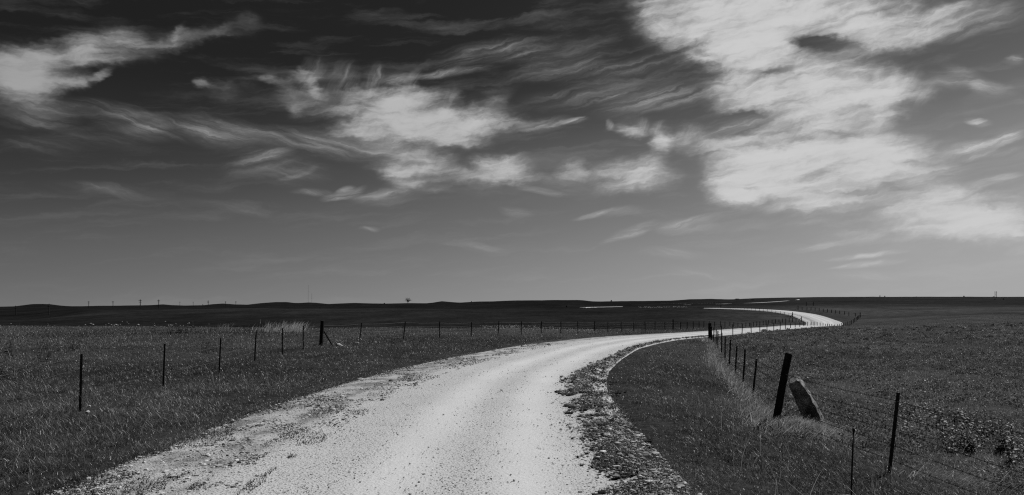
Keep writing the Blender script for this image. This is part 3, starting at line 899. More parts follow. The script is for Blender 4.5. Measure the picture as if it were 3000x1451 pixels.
v2 = stones(np.stack([bx, by, zt_+rng.uniform(-.01, .05, N)], 1), size, .7, np.clip(rng.beta(1.3, 1.7, N), 0, 1))
N = 30000                                                 # litter of stones and dirt crumbs on the left shoulder
Y = (6.0**-.8+rng.random(N)*(48.0**-.8-6.0**-.8))**(-1/.8)
yi = np.interp(Y, RXY[:, 1], RS); hwq = np.interp(yi, RS, RHW); lat = -hwq+rng.random(N)**1.2*2.3-.05
k = fbm(Y*.9, lat*1.8, 4, 98) > .49
Y, yi, hwq, lat = Y[k], yi[k], hwq[k], lat[k]; N = len(Y)
bx = np.interp(yi, ss, cxs)+np.interp(yi, ss, nx_)*lat; by = np.interp(yi, ss, cys)+np.interp(yi, ss, ny_)*lat
size = np.exp(rng.normal(np.log(.0072), .5, N))*(1+by/35)
v3 = stones(np.stack([bx, by, road_top(bx, by, lat, hwq)+size*.1-np.clip((np.abs(lat)/hwq-.93)/.13, 0, 1)*.1], 1), size, .6, np.where(rng.random(N) < .6, 0.0, rng.random(N)))
allv = np.concatenate([v1[0], v2[0], v3[0]]); allf = np.concatenate([v1[1], v2[1]+len(v1[0]), v3[1]+len(v1[0])+len(v2[0])])
gravel = link('loose_gravel', np_mesh('loose_gravel', allv, [allf], False, {'shade': np.concatenate([v1[2], v2[2], v3[2]])}), M_rock)
tag(gravel, 'loose crushed limestone scattered over the road and heaped in its right berm', 'gravel', kind='stuff')
# clods of torn sod
N = 3600
Y = (6.5**-.9+rng.random(N)*(72.0**-.9-6.5**-.9))**(-1/.9)
yi = np.interp(Y, RXY[:, 1], RS); hwq = np.interp(yi, RS, RHW)
lat = hwq-np.clip(berm_mid(Y)+rng.normal(.1, .9, N)*berm_wid(Y), .05, 1.5)
clump = fbm(Y*1.3, lat*1.1, 3, 95)
k = (clump > np.interp(Y, [9, 12], [.36, .46])) & (rng.random(N) > np.exp(-((Y-14.7)/.75)**2)*.95)
Y, yi, hwq, lat = Y[k], yi[k], hwq[k], lat[k]; N = len(Y)
bx = np.interp(yi, ss, cxs)+np.interp(yi, ss, nx_)*lat; by = np.interp(yi, ss, cys)+np.interp(yi, ss, ny_)*lat
size = np.exp(rng.normal(np.log(.024), .4, N))*(1+by/70)
for ppx, ppy, pn, pr in ((1805, 1344, 70, .16), (1781, 1382, 34, .10), (1757, 1235, 40, .11), (1842, 1296, 40, .11), (1697, 1167, 30, .12), (1669, 1219, 10, .08), (1775, 1128, 40, .16), (1800, 1160, 24, .12), (1735, 1110, 40, .16), (1850, 1330, 24, .10)):
    hx, hy = hit(ppx, ppy, 5, 60)                        # heaps of sod
    bx = np.concatenate([bx, hx+rng.normal(0, pr, pn)]); by = np.concatenate([by, hy+rng.normal(0, pr*1.1, pn)])
    size = np.concatenate([size, rng.uniform(.018, .045, pn)])
lat, hwq, _z, _s = road_coord(bx, by); N = len(bx)
zc = road_top(bx, by, lat, hwq)
vc = stones(np.stack([bx, by, zc+size*.25], 1), size, .65, rng.random(N)*.7)
clods = link('sod_clods', np_mesh('sod_clods', vc[0], [vc[1]], False, {'shade': vc[2]}), M_clod)
tag(clods, 'dark clods of torn sod strewn along the right edge of the road', 'sod clods', kind='stuff')
per = 26
rx, ry, rzz = np.repeat(bx, per), np.repeat(by, per), np.repeat(zc, per); rs_ = np.repeat(size, per); M_ = len(rx)
a = rng.uniform(0, 6.283, M_); rr = np.sqrt(rng.random(M_))*rs_*1.3
tf = link('torn_turf', blade_mesh('torn_turf', [blades(np.stack([rx+rr*np.cos(a), ry+rr*np.sin(a), rzz+rs_*.35], 1), rs_*rng.uniform(.5, 1.8, M_), .004+.0004*ry, rng.uniform(.2, 1, M_), rng.beta(1.2, 4, M_), rng.uniform(0, 3.14, M_), rng.normal(.3, .4, M_), a, 2)]), M_grass)
tag(tf, 'ragged roots and blades of turf torn up along the right road edge', 'torn turf', kind='stuff')
# ------------------------------------------------------------------ mesh kit for built objects
class MB:
    def __init__(s): s.bm = bmesh.new()
    def tube(s, pts, rad, sides=8, cap=True):
        pts = [Vector(p) for p in pts]; rad = [rad]*len(pts) if isinstance(rad, (int, float)) else rad
        rings = []
        for i, p in enumerate(pts):
            t = (pts[min(i+1, len(pts)-1)]-pts[max(i-1, 0)]).normalized()
            u = t.cross(Vector((0, 1, 0.01)) if abs(t.y) < .9 else Vector((1, 0, 0))).normalized(); v = t.cross(u)
            rings.append([s.bm.verts.new(p+(u*math.cos(6.28318*k/sides)+v*math.sin(6.28318*k/sides))*rad[i]) for k in range(sides)])
        for a, b in zip(rings, rings[1:]):
            for k in range(sides): s.bm.faces.new((a[k], a[(k+1) % sides], b[(k+1) % sides], b[k]))
        if cap and sides > 2:
            s.bm.faces.new(rings[0][::-1]); s.bm.faces.new(rings[-1])
        return s
    def box(s, c, d):
        r = bmesh.ops.create_cube(s.bm, size=1.0)
        for v in r['verts']: v.co = Vector((c[0]+v.co.x*d[0], c[1]+v.co.y*d[1], c[2]+v.co.z*d[2]))
        return s
    def build(s, name, m, parent=None, loc=None, smooth=False):
        me = bpy.data.meshes.new(name); bmesh.ops.recalc_face_normals(s.bm, faces=s.bm.faces[:]); s.bm.to_mesh(me); s.bm.free()
        for p in me.polygons: p.use_smooth = smooth
        return link(name, me, m, parent, loc)
def gz(x, y): return float(land(x, y)[0][0])
def at(px, Y):
    x = (px-1500)/F*Y
    return x, Y, gz(x, Y)

# ------------------------------------------------------------------ steel T-posts, wooden posts, wire
def tpost_mesh():
    b = MB()
    H = 1.33
    b.box((0, 0, H/2-.2), (.038, .008, H)); b.box((0, .0205, H/2-.2), (.009, .033, H))
    for k in range(20): b.box((0, -.0075, .05+k*.054), (.013, .007, .014))
    return b
proto_post = tpost_mesh().build('fence_post', M_steel)
POST_ME = proto_post.data
bpy.data.objects.remove(proto_post)
def t_post(parent, p, o, lean=(0, 0), s=1.0, wide=1.0):
    q = link('fence_post', POST_ME, None, parent, Vector(p)-o)
    q.rotation_euler = (lean[0], lean[1], math.atan2(-p[0], p[1])+random.uniform(-.5, .5)); q.scale = (wide, wide, s)
    return q
def round_post(parent, p, o, r, h, lean=(0, 0), name='wooden_post', sides=14):
    b = MB()
    zs = [-.25, 0, h*.25, h*.5, h*.75, h-.015, h]
    b.tube([(lean[0]*z/h+random.uniform(-.004, .004), lean[1]*z/h, z) for z in zs], [r*1.06, r*1.05, r*1.02, r, r*.98, r*.97, r*.90], sides)
    return b.build(name, M_wood, parent, Vector(p)-o)
def brace(parent, a, b_, o, r):
    return MB().tube([Vector(a)-o, Vector(b_)-o], [r, r*.9], 8).build('brace', M_wood, parent)
def wires(parent, pts, o, hts, r0, barbs=True, ymax=120):
    pts = [q for q in pts if q[1] < ymax]
    for hgt in hts:
        b = MB(); line = []
        for i, q in enumerate(pts):
            line.append(Vector((q[0], q[1], q[2]+hgt))-o)
        fin = []
        for i in range(len(line)-1):
            for k in range(4):
                t = k/4; w_ = line[i].lerp(line[i+1], t); w_.z -= .035*math.sin(math.pi*t)*random.uniform(.6, 1.3); fin.append(w_)
        fin.append(line[-1])
        b.tube(fin, r0, 4, False)
        if barbs:
            for i in range(len(fin)-1):
                a, c = fin[i], fin[i+1]; L = (c-a).length
                if (a+o).y > 24 or L < .05: continue
                n_ = int(L/.13)
                for k in range(n_):
                    w_ = a.lerp(c, (k+.5)/n_)
                    for s_ in (-1, 1): b.tube([w_+Vector((-.006, .004*s_, -.013*s_)), w_+Vector((.006, -.004*s_, .013*s_))], .0022, 3, False)
        b.build('wire', M_wire, parent)

# left fence: 2.1 m grid of range-found posts
LF = [(-330, 8.3), (30, 11.2), (234, 15), (478, 20), (642, 24.8), (746, 29.2), (827, 33.6), (888, 37.5), (940, 41), (1053, 45), (1182, 49.5), (1287, 54), (1380, 58.5), (1459, 63), (1527, 66), (1585, 69), (1643, 72), (1693, 75), (1741, 78), (1781, 82), (1820, 86.5), (1857, 91), (1890, 95), (1919, 100), (1948, 105), (1972, 110), (1994, 116), (2013, 121), (2031, 127), (2048, 133), (2062, 139), (2078, 145), (2094, 152), (2110, 159), (2124, 165), (2138, 171), (2150, 176), (2162, 180), (2174, 184), (2185, 187), (2196, 190), (2207, 193), (2217, 196), (2226, 199), (2236, 202), (2244, 205), (2252, 207), (2262, 210), (2272, 213), (2282, 216), (2292, 219), (2302, 221), (2312, 223), (2322, 225), (2332, 227), (2348, 229)]
LFo = Vector(at(*LF[2]))
fence_l = empty('wire_fence', LFo, 'long barbed wire fence of steel posts running left of the road to the far bend', 'fence')
pts = []
for i, (px, Y) in enumerate(LF):
    if px == 30: continue
    p = at(px, Y); pts.append(p)
    if px in (940, 1972, 2348):
        r_, h_ = (.10, 1.30) if px == 940 else (.085, 1.5) if px == 1972 else (.11, 1.5)
        w = round_post(fence_l, p, LFo, r_, h_, (.09, 0) if px == 940 else (0, 0))
        if px == 940:
            w['label'] = 'thick square-cut wooden post with a diagonal brace'
            b_ = at(976, 41.4)
            brace(fence_l, (p[0]+.10, p[1], p[2]+.85), (b_[0], b_[1], b_[2]-.05), LFo, .038)
        elif px == 2348:
            b_ = at(2338, 229.5)
            brace(fence_l, (p[0], p[1], p[2]+1.1), b_, LFo, .07)
    else:
        ln = (random.uniform(-.03, .03), random.uniform(.01, .05) if px < 1600 else random.uniform(-.02, .02))
        if px in (1053, 1182): ln = (0, .11)
        if px == 1459: ln = (0, .07)
        t_post(fence_l, p, LFo, ln, random.uniform(.96, 1.04), 1.15+max(0, Y-25)/55)
wires(fence_l, pts, LFo, (1.05, .82, .6, .38), .0046)

# right foreground fence, from outside the frame past the leaning post to the corner
RF = [(3385, 7.3), (2605, 11.6), (2268, 16), (2205, 22.5), (2177, 26.6), (2154, 31.5), (2137, 35.8), (2124, 40), (2114, 43.8), (2103, 47.5), (2098, 51), (2091, 54.5), (2085, 58), (2080, 62)]
RFo = Vector(at(*RF[1]))
fence_r = empty('wire_fence', RFo, 'barbed wire fence from the leaning wooden post to the corner post by the road', 'fence')
pts = []
LEANP = None
for i, (px, Y) in enumerate(RF):
    p = at(px, Y); pts.append(p)
    if px == 2268:
        LEANP = p
        w = round_post(fence_r, (p[0]+.01, p[1], p[2]), RFo, .074, 1.48, (.30, .05), sides=18); w['label'] = 'thick dark wooden post leaning to the right'
    elif px == 2080:
        w = round_post(fence_r, p, RFo, .13, 1.32, (-.02, 0)); w['label'] = 'thick upright corner post'
        q_ = at(2100, 55)
        brace(fence_r, (p[0]+.08, p[1]-.1, p[2]+.45), (q_[0], q_[1], q_[2]+.05), RFo, .06)
    else:
        t_post(fence_r, p, RFo, (random.uniform(-.03, .03), {2605: .10, 2205: .10, 2177: .05, 2154: .06}.get(px, random.uniform(0, .04))), 1.06 if px == 2605 else random.uniform(.97, 1.05), 1.3 if px == 2605 else 1.25+Y/90)
wpts = [(p[0]+(.2 if i == 2 else .05), p[1], p[2]) for i, p in enumerate(pts)]
wires(fence_r, wpts, RFo, (1.08, .86, .64, .42, .2), .0045)

# fence on the right of the road from the corner post to the far bend
BF = [(2080, 62.6), (2114, 66), (2147, 71.5), (2174, 77), (2201, 83), (2226, 89), (2247, 95), (2267, 101), (2286, 107), (2301, 113), (2316, 119), (2330, 124), (2343, 129), (2355, 134), (2366, 138), (2376, 142), (2385, 146), (2394, 150), (2403, 153), (2411, 156), (2418, 159), (2424, 162), (2430, 165), (2437, 168), (2445, 171), (2454, 174), (2460, 177), (2466, 180), (2472, 184), (2478, 188), (2484, 192), (2490, 197), (2495, 202), (2500, 208), (2504, 214), (2508, 221), (2512, 229), (2516, 237), (2520, 246), (2506, 252), (2487, 257), (2474, 262), (2460, 266), (2448, 270), (2436, 274), (2424, 278), (2412, 282), (2400, 286), (2388, 290), (2376, 294), (2364, 298), (2350, 302), (2338, 306)]
BFo = Vector(at(*BF[1]))
fence_b = empty('wire_fence', BFo, 'barbed wire fence on the right of the road curving round the far bend', 'fence')
pts = []
for px, Y in BF[1:]:
    p = at(px, Y); pts.append(p)
    if px in (2520, 2338):
        round_post(fence_b, p, BFo, .14, 1.55)
        for s_ in (-1, 1):
            b_ = at(px-10, Y-2+s_*1.5); brace(fence_b, (p[0], p[1], p[2]+1.0), b_, BFo, .10)
    else:
        t_post(fence_b, p, BFo, (random.uniform(-.03, .03), random.uniform(-.03, .03)), random.uniform(.95, 1.05), 1.2+max(0, Y-25)/60)
wires(fence_b, [at(*BF[0])]+pts, BFo, (1.05, .82, .6, .38), .003, False, 125)

# fence on the inner side of the return leg
IF = [(2322, 252), (2311, 256), (2298, 262), (2286, 268), (2273, 274), (2261, 280), (2248, 286), (2236, 292), (2225, 298), (2213, 304), (2201, 310), (2191, 317), (2181, 324), (2171, 331), (2160, 340), (2150, 348), (2140, 357)]
IFo = Vector(at(*IF[0]))
fence_i = empty('wire_fence', IFo, 'distant wire fence along the near side of the road beyond the bend', 'fence')
for i, (px, Y) in enumerate(IF):
    p = at(px, Y)
    if i == 0:
        round_post(fence_i, p, IFo, .13, 1.6); brace(fence_i, (p[0], p[1], p[2]+1.0), at(2314, 252.5), IFo, .10)
    else: t_post(fence_i, p, IFo, (0, random.uniform(-.03, .03)), .9, 3.0)
wires(fence_i, [at(*q) for q in IF], IFo, (.9, .6), .005, False, 400)
# lone far posts beside the road
FP = [('short dark post beside the road strip far ahead', 2112, 392), ('two-post gate frame in the far right pasture', 2362, 380), ('dark post where the distant road strip begins', 1740, 612), ('dark post at the right end of the distant road strip', 1846, 650)]
for lab, px, Y in FP:
    p = at(px, Y)
    if 'gate' in lab:
        e_ = empty('gate_frame', p, lab, 'gate frame')
        for dx in (0, 3.4): MB().tube([(dx, 0, -.3), (dx, 0, 1.9)], .14, 8).build('gate_post', M_wood, e_)
        MB().tube([(0, 0, .6), (3.4, 0, .6)], .04, 6).build('rail', M_wood, e_)
    else:
        o = MB().tube([(0, 0, -.3), (0, 0, 1.2), (.02, 0, 2.1)], [.16, .15, .13], 8).build('far_post', M_wood, None, p); tag(o, lab, 'post')

# ------------------------------------------------------------------ limestone post leaning on the wooden one
def stone_post():
    b = bmesh.new()
    Y0 = 16.0; k = Y0/F
    path = [(2418, 1305), (2396, 1257), (2382, 1229), (2362, 1188), (2338, 1140), (2323, 1117), (2319, 1111)]
    wid = [.34, .33, .32, .31, .28, .23, .15]
    org = Vector(((2386-1500)*k, Y0, CH-(1262-HZ)*k))
    rings = []
    P = [Vector(((x-1500)*k, Y0-.02-.10*i/6, CH-(y-HZ)*k))-org for i, (x, y) in enumerate(path)]
    fine_ = []
    for i in range(len(P)-1):
        for j in range(5):
            t = j/5; fine_.append((P[i].lerp(P[i+1], t), wid[i]*(1-t)+wid[i+1]*t))
    fine_.append((P[-1], wid[-1]))
    nside = 24
    for i, (p, w) in enumerate(fine_):
        t = (fine_[min(i+1, len(fine_)-1)][0]-fine_[max(i-1, 0)][0]).normalized()
        u = Vector((t.z*.84, -.54, -t.x*.84)).normalized(); v = t.cross(u)
        ring = []
        for s_ in range(nside):
            a = 6.28318*s_/nside+.6
            ca, sa = math.cos(a), math.sin(a); e = .24
            x = math.copysign(abs(ca)**e, ca)*w/2; y = math.copysign(abs(sa)**e, sa)*.12*(w/.3)**.5
            nn = 1+.30*(float(fbm(i*.20+3*ca, s_*.25+2*sa, 4, 5))-.5)+.05*(random.random()-.5)-.10*(float(vnoise(i*.55, ca*1.5+sa, 9)) > .72)
            ring.append(b.verts.new(p+(u*x+v*y)*nn))
        rings.append(ring)
    for r1, r2 in zip(rings, rings[1:]):
        for s_ in range(nside): b.faces.new((r1[s_], r1[(s_+1) % nside], r2[(s_+1) % nside], r2[s_]))
    b.faces.new(rings[-1]); b.faces.new(rings[0][::-1])
    m_ = MB(); m_.bm.free(); m_.bm = b
    return m_.build('stone_post', M_stone, None, org, False)
tag(stone_post(), 'curved weathered limestone post leaning against the tilted wooden post', 'stone post')

# thin steel stake nearest the camera on the right
x, y, z = at(2493, 9.7)
o = MB().tube([(0, 0, -.2), (.012, 0, .4), (.034, 0, .86)], [.011, .011, .011], 8).tube([(.034, 0, .86), (.035, 0, .905)], [.019, .017], 8).build('metal_stake', M_steel, None, (x, y, z), True)
tag(o, 'thin dark metal stake with a capped tip nearest the camera', 'stake')

# ------------------------------------------------------------------ rocks
def rock(name, px, Y, r, label, flat=.6, group=None, sh=.8, sub=2, dz=0.0):
    b = bmesh.new(); bmesh.ops.create_icosphere(b, subdivisions=sub, radius=1)
    sx, sy = random.uniform(.8, 1.3), random.uniform(.8, 1.2)
    for v in b.verts:
        f_ = 1+.5*(float(fbm(v.co.x*1.4+px*.37, v.co.y*1.4+v.co.z*1.7, 3, int(px) % 50))-.5)
        v.co = Vector((v.co.x*sx*r*f_, v.co.y*sy*r*f_, v.co.z*flat*r*f_))
    m_ = MB(); m_.bm.free(); m_.bm = b
    p = at(px, Y); o = m_.build(name, M_rock, None, (p[0], p[1], p[2]+r*flat*.45+dz))
    at_ = o.data.attributes.new('shade', 'FLOAT', 'POINT'); at_.data.foreach_set('value', np.full(len(o.data.vertices), sh, np.float32))
    return tag(o, label, 'rock', group)
rock('limestone_rock', 257, 14.8, .045, 'pale rounded rock at the foot of the nearest left fence post', .8)
rock('limestone_rock', 262, 15.8, .03, 'small pale rock in the grass just behind the rounded rock', .8)
rock('limestone_rock', 992, 40.6, .16, 'white rock beside the foot of the diagonal fence brace', .75)
rock('limestone_rock', 1001, 40.9, .10, 'flat white rock to the right of the brace rock', .4)
rock('limestone_rock', 1047, 44.2, .10, 'pale rock at the base of the tilted steel post right of the brace', .6)
rock('limestone_rock', 1100, 45.0, .09, 'small pale rock lying in grass between two tilted posts', .5)
rock('limestone_rock', 1689, 12.6, .06, 'pale flat stone lying on the road beside the berm', .5)
for (px, py, r_) in ((32, 950, .35), (140, 956, .25), (160, 957, .25), (250, 954, .4), (266, 951, .55), (272, 953, .55), (310, 954, .3), (318, 950, .3), (326, 953, .35), (334, 955, .4), (340, 953.5, .6), (345, 954.5, .4), (352, 952, .3), (358, 944, .3), (372, 945, .3), (377, 951, .3), (405, 954, .7), (451, 956, .45), (484, 943, .35), (493, 955, .4), (500, 955, .5), (504, 955, .35), (515, 951, .3), (527, 956, .35), (537, 957, .3), (550, 950, .3), (554, 949, .5), (612, 952, .25)):
    h_ = hit(px, py, 120, 420)
    if h_: rock('limestone_rock', px, h_[1], r_*.75, 'white limestone boulder on the dark slope behind the left field', .5, 'white boulders scattered on the dark left slope', .5, 1, .1)

# bleached slab at the foot of the stake
b = MB()
o = None
def slab():
    bm = bmesh.new(); bmesh.ops.create_grid(bm, x_segments=20, y_segments=10, size=.5)
    for v in bm.verts:
        e = 1-.25*float(vnoise(v.co.x*5+3, v.co.y*5, 8))
        v.co = Vector((v.co.x*.44*e, v.co.y*.2*e, .05*(1-(2*v.co.x)**4)*(1-(2*v.co.y)**4)+.02*float(fbm(v.co.x*9, v.co.y*30, 3, 3))))
    r = bmesh.ops.extrude_face_region(bm, geom=bm.faces[:]); 
    for v in [g for g in r['geom'] if isinstance(g, bmesh.types.BMVert)]: v.co.z -= .09
    m_ = MB(); m_.bm.free(); m_.bm = bm
    p = at(2496, 9.75); o = m_.build('limestone_slab', M_rock, None, (p[0]-.02, p[1], p[2]+.015))
    o.data.attributes.new('shade', 'FLOAT', 'POINT').data.foreach_set('value', np.full(len(o.data.vertices), .38, np.float32))
    return tag(o, 'bleached flat stone slab in the grass at the foot of the metal stake', 'stone slab')
slab()

# ------------------------------------------------------------------ broad-leaved plants
def plant(h, nl, L, seed):
    r = random.Random(seed); e = bpy.data.objects.new('broadleaf_plant', None); COLL.objects.link(e); e.empty_display_size = .1
    lean = (r.uniform(-.08, .08), r.uniform(-.08, .08))
    stem = MB().tube([(0, 0, -.03), (lean[0]*.5, lean[1]*.5, h*.5), (lean[0], lean[1], h)], [.006, .005, .003], 6).build('stem', M_stem, e)
    bm = bmesh.new(); al, shd = [], []
    for k in range(nl):
        u = .18+.82*k/(nl-1); z = h*u; a0 = r.uniform(0, 3.14)+(k % 2)*1.57
        for s_ in (0, math.pi):
            a = a0+s_+r.uniform(-.2, .2); l = L*(1-.45*u)*r.uniform(.8, 1.15); up = .25+.75*u+r.uniform(-.15, .15); wl = l*.23
            rows = []
            tw = r.uniform(-.4, .4); sval = r.uniform(.3, 1)
            for j in range(6):
                t = j/5; w = wl*math.sin(math.pi*min(1, t*.92+.06))**.8
                rr = l*t*(1-.12*t); zz__ = z+l*up*.55*t-l*.35*t*t
                row = []
                for q_ in (-1, 0, 1):
                    sx_, sy_ = -math.sin(a)*w*q_, math.cos(a)*w*q_
                    row.append(bm.verts.new((lean[0]*u+math.cos(a)*rr+sx_, lean[1]*u+math.sin(a)*rr+sy_, zz__+abs(q_)*w*.35+q_*w*tw))); al.append(t); shd.append(sval)
                rows.append(row)
            for p_, n_ in zip(rows, rows[1:]):
                for q_ in range(2): bm.faces.new((p_[q_], p_[q_+1], n_[q_+1], n_[q_]))
    me = bpy.data.meshes.new('leaves'); bm.to_mesh(me); bm.free()
    for nme, dat in (('along', al), ('shade', shd)): me.attributes.new(nme, 'FLOAT', 'POINT').data.foreach_set('value', np.array(dat, np.float32))
    for pl_ in me.polygons: pl_.use_smooth = True
    link('leaves', me, M_milk, e)
    return e
protos = [plant(.30, 5, .17, 1), plant(.38, 6, .18, 2), plant(.24, 4, .16, 3), plant(.34, 7, .15, 4)]
spots = []
cl_ = [(2680, 1242, 8), (2735, 1228, 8), (2762, 1248, 9), (2720, 1262, 8), (2800, 1240, 6), (2830, 1262, 8), (2855, 1278, 6), (2790, 1285, 7), (2880, 1290, 8), (2905, 1278, 6), (2840, 1310, 7), (2860, 1330, 7), (2800, 1318, 7), (2950, 1315, 7), (2975, 1345, 8), (2985, 1370, 6), (2940, 1335, 6), (2650, 1225, 7), (2960, 1285, 6)]
used = [0]*4
def put(px, py, lab, grp, sc=1.0, rmin=5, rmax=60):
    h_ = hit(px, py, rmin, rmax)
    if not h_: return
    k = random.randrange(4); src = protos[k]
    if used[k] == 0: e = src; used[k] = 1
    else:
        e = src.copy(); COLL.objects.link(e)
        for ch in src.children:
            c = ch.copy(); COLL.objects.link(c); c.parent = e
    e.location = (h_[0], h_[1], gz(*h_)); e.rotation_euler = (0, 0, random.uniform(0, 6.28)); s_ = sc*random.uniform(.8, 1.25); e.scale = (s_, s_, s_)
    tag(e, lab, 'plant', grp)
for px, py, n_ in cl_:
    for k in range(n_ if n_ < 8 else 7):
        put(px+random.gauss(0, 20), py+random.gauss(0, 11), 'broad-leaved plant in the patch right of the nearest steel fence post', 'broad-leaved plants in the right foreground pasture', .85)
put(2455, 1212, 'single upright broad-leaved seedling right of the limestone post', None, 1.0)
put(2500, 1282, 'single low broad-leaved plant behind the tip of the metal stake', None, .6)
for px, py, n_ in ((2830, 1100, 5), (2745, 1150, 4), (2640, 1205, 3), (2650, 1290, 4)):
    for k in range(n_): put(px+random.gauss(0, 22), py+random.gauss(0, 6), 'broad-leaved plant in the right pasture away from the big patch', 'scattered broad-leaved plants in the right pasture', .9)
for px, py, n_ in ((22, 1042, 5), (138, 1056, 5), (143, 1026, 3), (206, 1030, 4), (600, 1034, 5), (640, 1032, 5), (505, 980, 9), (540, 979, 8), (455, 979, 3), (12, 1118, 3)):
    for k in range(n_): put(px+random.gauss(0, 14), py+random.gauss(0, 2.5), 'broad-leaved plant growing in the left field behind the fence', 'broad-leaved plants in the left field', 1.25 if py > 1000 else 1.7, 8, 75)

# ------------------------------------------------------------------ far things
def far_solve(px, pytop, h, y0=600, y1=2700):
    best = None
    for Y in np.arange(y0, y1, 10.0):
        x = (px-1500)/F*Y; t = HZ+(CH-(float(zt(np.array([x]), np.array([Y]))[0])+h))*F/Y
        e = abs(t-pytop)
        if best is None or e < best[0]: best = (e, Y)
    return best[1]
def pole(px, pytop, lab, y0, y1, arms=1):
    Y = far_solve(px, pytop, 11.0, y0, y1); p = at(px, Y)
    e = empty('utility_pole', p, lab, 'utility pole', 'utility poles along the left skyline')
    MB().tube([(0, 0, -1), (0, 0, 6), (0, 0, 11)], [.46, .42, .36], 8).build('pole_shaft', M_pole, e)
    for k in range(arms):
        MB().box((0, -.3, 9.9-1.9*k), (3.6 if k == 0 else 3.0, .3, .4)).build('crossarm', M_pole, e)
for i, (px, t, y0, y1, lab) in enumerate([
    (46, 895.5, 700, 1000, 'utility pole farthest left standing in the dark valley'), (144, 892, 800, 1250, 'utility pole dark against the rounded hill at left'),
    (260, 884, 850, 1300, 'utility pole rising above the skyline right of the left hill'), (331, 887, 900, 1300, 'utility pole between the left hill and the tallest pole'),
    (411, 877.2, 700, 1600, 'tallest looking utility pole on the left skyline'), (465, 878.5, 700, 1600, 'utility pole standing on the small knoll'),
    (527, 886, 700, 2300, 'short utility pole just right of the small knoll'), (566, 884.5, 700, 2300, 'utility pole midway between the two small knolls'),
    (610, 880.3, 700, 2300, 'utility pole just left of the second knoll'), (661, 885.4, 900, 2450, 'tiny utility pole on top of the second knoll'),
    (691, 889.4, 900, 2450, 'tiniest utility pole right of the second knoll')]):
    pole(px, t, lab, y0, y1, 2)
for px, top, lab in ((903, 835, 'taller of the two thin radio masts on the skyline'), (913.5, 860, 'shorter of the two thin radio masts on the skyline')):
    Y = 3300.0; x = (px-1500)/F*Y; z = float(zt(np.array([x]), np.array([Y]))[0]); ztop = CH-(top-HZ)*Y/F
    e = empty('radio_mast', (x, Y, z), lab, 'radio mast')
    MB().tube([(0, 0, 0), (0, 0, ztop-z)], [.42, .36], 3).build('mast', M_galv, e)
    for a in (0, 2.09, 4.19): MB().tube([(0, 0, (ztop-z)*.8), (30*math.cos(a), 30*math.sin(a), 0)], .02, 3).build('guy_wire', M_galv, e)
Y = 1700.0; p = at(2915, Y)
e = empty('power_pylon', p, 'H-shaped two-pole power pylon on the right horizon', 'pylon')
for dx in (0, 3.2): MB().tube([(dx, 0, -1), (dx, 0, 13.6)], [.42, .36], 8).build('pole_shaft', M_pole, e)
MB().box((1.6, -.4, 11.6), (6.4, .25, .35)).build('crossarm', M_pole, e)
for s_ in (0, 1): MB().tube([(3.2*s_, .3, 3.5), (3.2*(1-s_), .3, 10.5)], .10, 6).build('cross_brace', M_pole, e)

def leaf_cloud(pts, size, name, parent, m_):
    n_ = len(pts)
    return link(name, blade_mesh(name, [blades(np.asarray(pts, float), np.full(n_, size)*rng.uniform(.6, 1.4, n_), np.full(n_, size*.7)*rng.uniform(.6, 1.4, n_), rng.uniform(0, .8, n_), rng.random(n_), rng.uniform(0, 3.14, n_), rng.uniform(-.5, 1., n_), rng.uniform(0, 6.28, n_), 2)]), m_, parent)
def tree(px, Y, H, Wd, lab):
    p = at(px, Y); p = (p[0], p[1], CH-(888.8-HZ)*Y/F)
    e = empty('tree', p, lab, 'tree')
    r = random.Random(4); b = MB(); tips = []
    b.tube([(0, 0, -2), (0, 0, H*.1), (0, 0, H*.22)], [.9, .7, .6], 8)
    for k in range(15):
        a = 6.283*k/15+r.uniform(-.2, .2); sp_ = r.uniform(.25, 1.0); ex, ey = math.cos(a)*Wd/2*sp_, math.sin(a)*Wd/2*sp_; ez = H*(1.0-.5*sp_**2.2)*r.uniform(.9, 1.02)
        m1 = (ex*.35, ey*.35, H*.22+(ez-H*.22)*.5); m2 = (ex*.75, ey*.75, H*.22+(ez-H*.22)*.82)
        b.tube([(0, 0, H*.15), m1, m2, (ex, ey, ez)], [.42, .28, .18, .06], 6)
        for (q_, rr) in ((m2, .28), ((ex, ey, ez), .2), (m1, .22)):
            for j in range(3):
                t_ = (q_[0]+r.gauss(0, Wd*.1), q_[1]+r.gauss(0, Wd*.1), min(H*1.03, q_[2]+abs(r.gauss(0, H*.1)))); b.tube([q_, t_], [.12, .05], 4, False); tips.append(t_)
    b.build('trunk', M_bark, e)
    pts_ = [(t_[0]+r.gauss(0, .8), t_[1]+r.gauss(0, .8), t_[2]+r.gauss(0, .6)) for t_ in tips for _ in range(7)]
    leaf_cloud(pts_, .65, 'crown', e, M_crown)
tree(1195, 2460, 15.5, 20.0, 'lone wide-crowned tree standing on the horizon')
def shrub(px, py, wpx, hpx, Y, lab, grp=None):
    x = (px-1500)/F*Y; z = CH-(py-HZ)*Y/F; g_ = gz(x, Y)
    w, h = wpx*Y/F, hpx*Y/F; r = random.Random(int(px))
    e = empty('shrub', (x, Y, max(g_-.2, z) if abs(g_-z) < 4 else g_), lab, 'shrub', grp)
    b = MB()
    for k in range(6): b.tube([(0, 0, -.5), (r.gauss(0, w*.2), r.gauss(0, w*.2), h*r.uniform(.5, .9))], [.1, .04], 5)
    b.build('stem', M_bark, e)
    pts_ = []
    for k in range(220):
        a = r.uniform(0, 6.28); q_ = math.sqrt(r.random()); zz__ = r.random()**.7
        pts_.append((math.cos(a)*q_*w/2*(1-.5*zz__), math.sin(a)*q_*w/2*(1-.5*zz__), zz__*h*.9))
    leaf_cloud(pts_, h*.22, 'foliage', e, M_shrub)
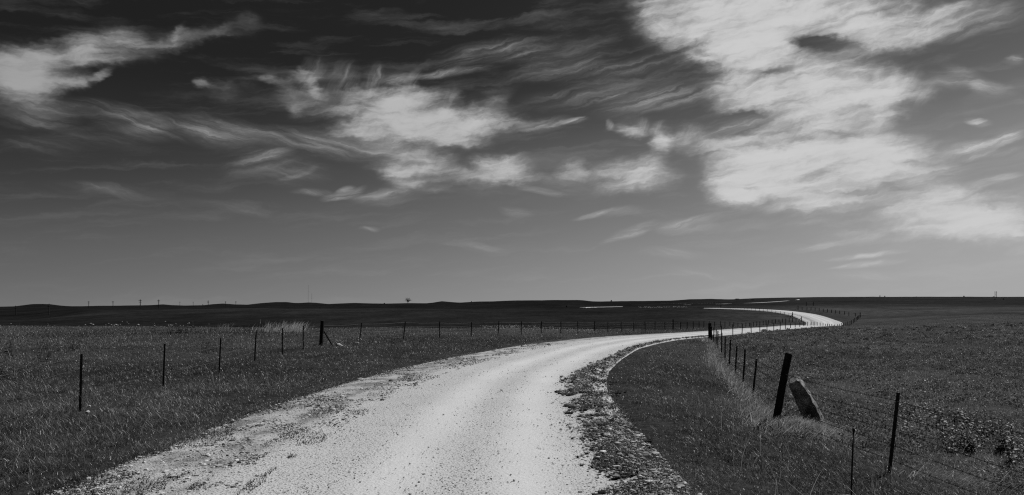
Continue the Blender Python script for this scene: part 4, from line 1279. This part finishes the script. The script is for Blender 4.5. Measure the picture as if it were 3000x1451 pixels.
for a in ((1126, 890.3, 6, 2.6, 2400, 'small dark bush on the horizon left of the lone tree'), (1381, 886, 3, 3, 2380, 'tiny bush on the low hill crest right of the lone tree'), (1791, 883.6, 6, 4, 2400, 'small round bush on the skyline above the distant road strip'),
          (1660, 899.5, 5, 4, 600, 'dark bush left of the distant road strip'), (594, 894.5, 3, 2.5, 2300, 'tiny dark bush between the last two tall poles'), (2578, 870, 3, 4, 2400, 'small thin tree on the right horizon'),
          (2592, 870.3, 4, 3, 2400, 'small round bush on the right horizon beside the thin one'), (2684, 870.5, 3, 1.6, 2400, 'low bush on the right horizon midway to the pylon'), (2824, 871, 5, 3.4, 2400, 'rounded bush on the right horizon left of the pylon'),
          (2911, 871, 7, 2.2, 2400, 'low wide bush on the horizon beside the pylon'), (2940, 880.5, 4, 4, 1000, 'dark bush on the slope right of the pylon'), (2915, 882, 4, 3, 950, 'dark bush on the slope under the pylon'),
          (69, 927, 6, 3, 900, 'dark bush in the left valley beside the leftmost pole'), (115, 928, 6, 3, 880, 'dark bush in the left valley right of the pole'), (20, 926, 12, 3, 900, 'long dark thicket at the left edge of the valley'),
          (937, 904.5, 10, 4, 620, 'dark thicket in the fold below the radio masts'), (846, 905, 5, 3, 640, 'dark bush in the fold left of the thicket'), (968, 905, 6, 3, 640, 'dark bush in the fold right of the thicket'),
          (2160, 882, 22, 5, 1700, 'dark grove under the far hill above the road'), (2205, 886, 14, 4, 1500, 'dark low trees right of the far grove'), (2095, 886, 16, 4, 1700, 'dark low trees left of the far grove')):
    shrub(*a)
# stock pond glinting on the far right
h_ = hit(2830, 882.3, 300, 2500)
bm = bmesh.new(); bmesh.ops.create_circle(bm, cap_ends=True, segments=32, radius=1)
for v in bm.verts: v.co = Vector((v.co.x*2.6, v.co.y*9*(1+.2*math.sin(3*v.co.x)), 0))
m_ = MB(); m_.bm.free(); m_.bm = bm
o = m_.build('pond', M_water, None, (h_[0], h_[1], gz(*h_)+.35)); tag(o, kind='structure')
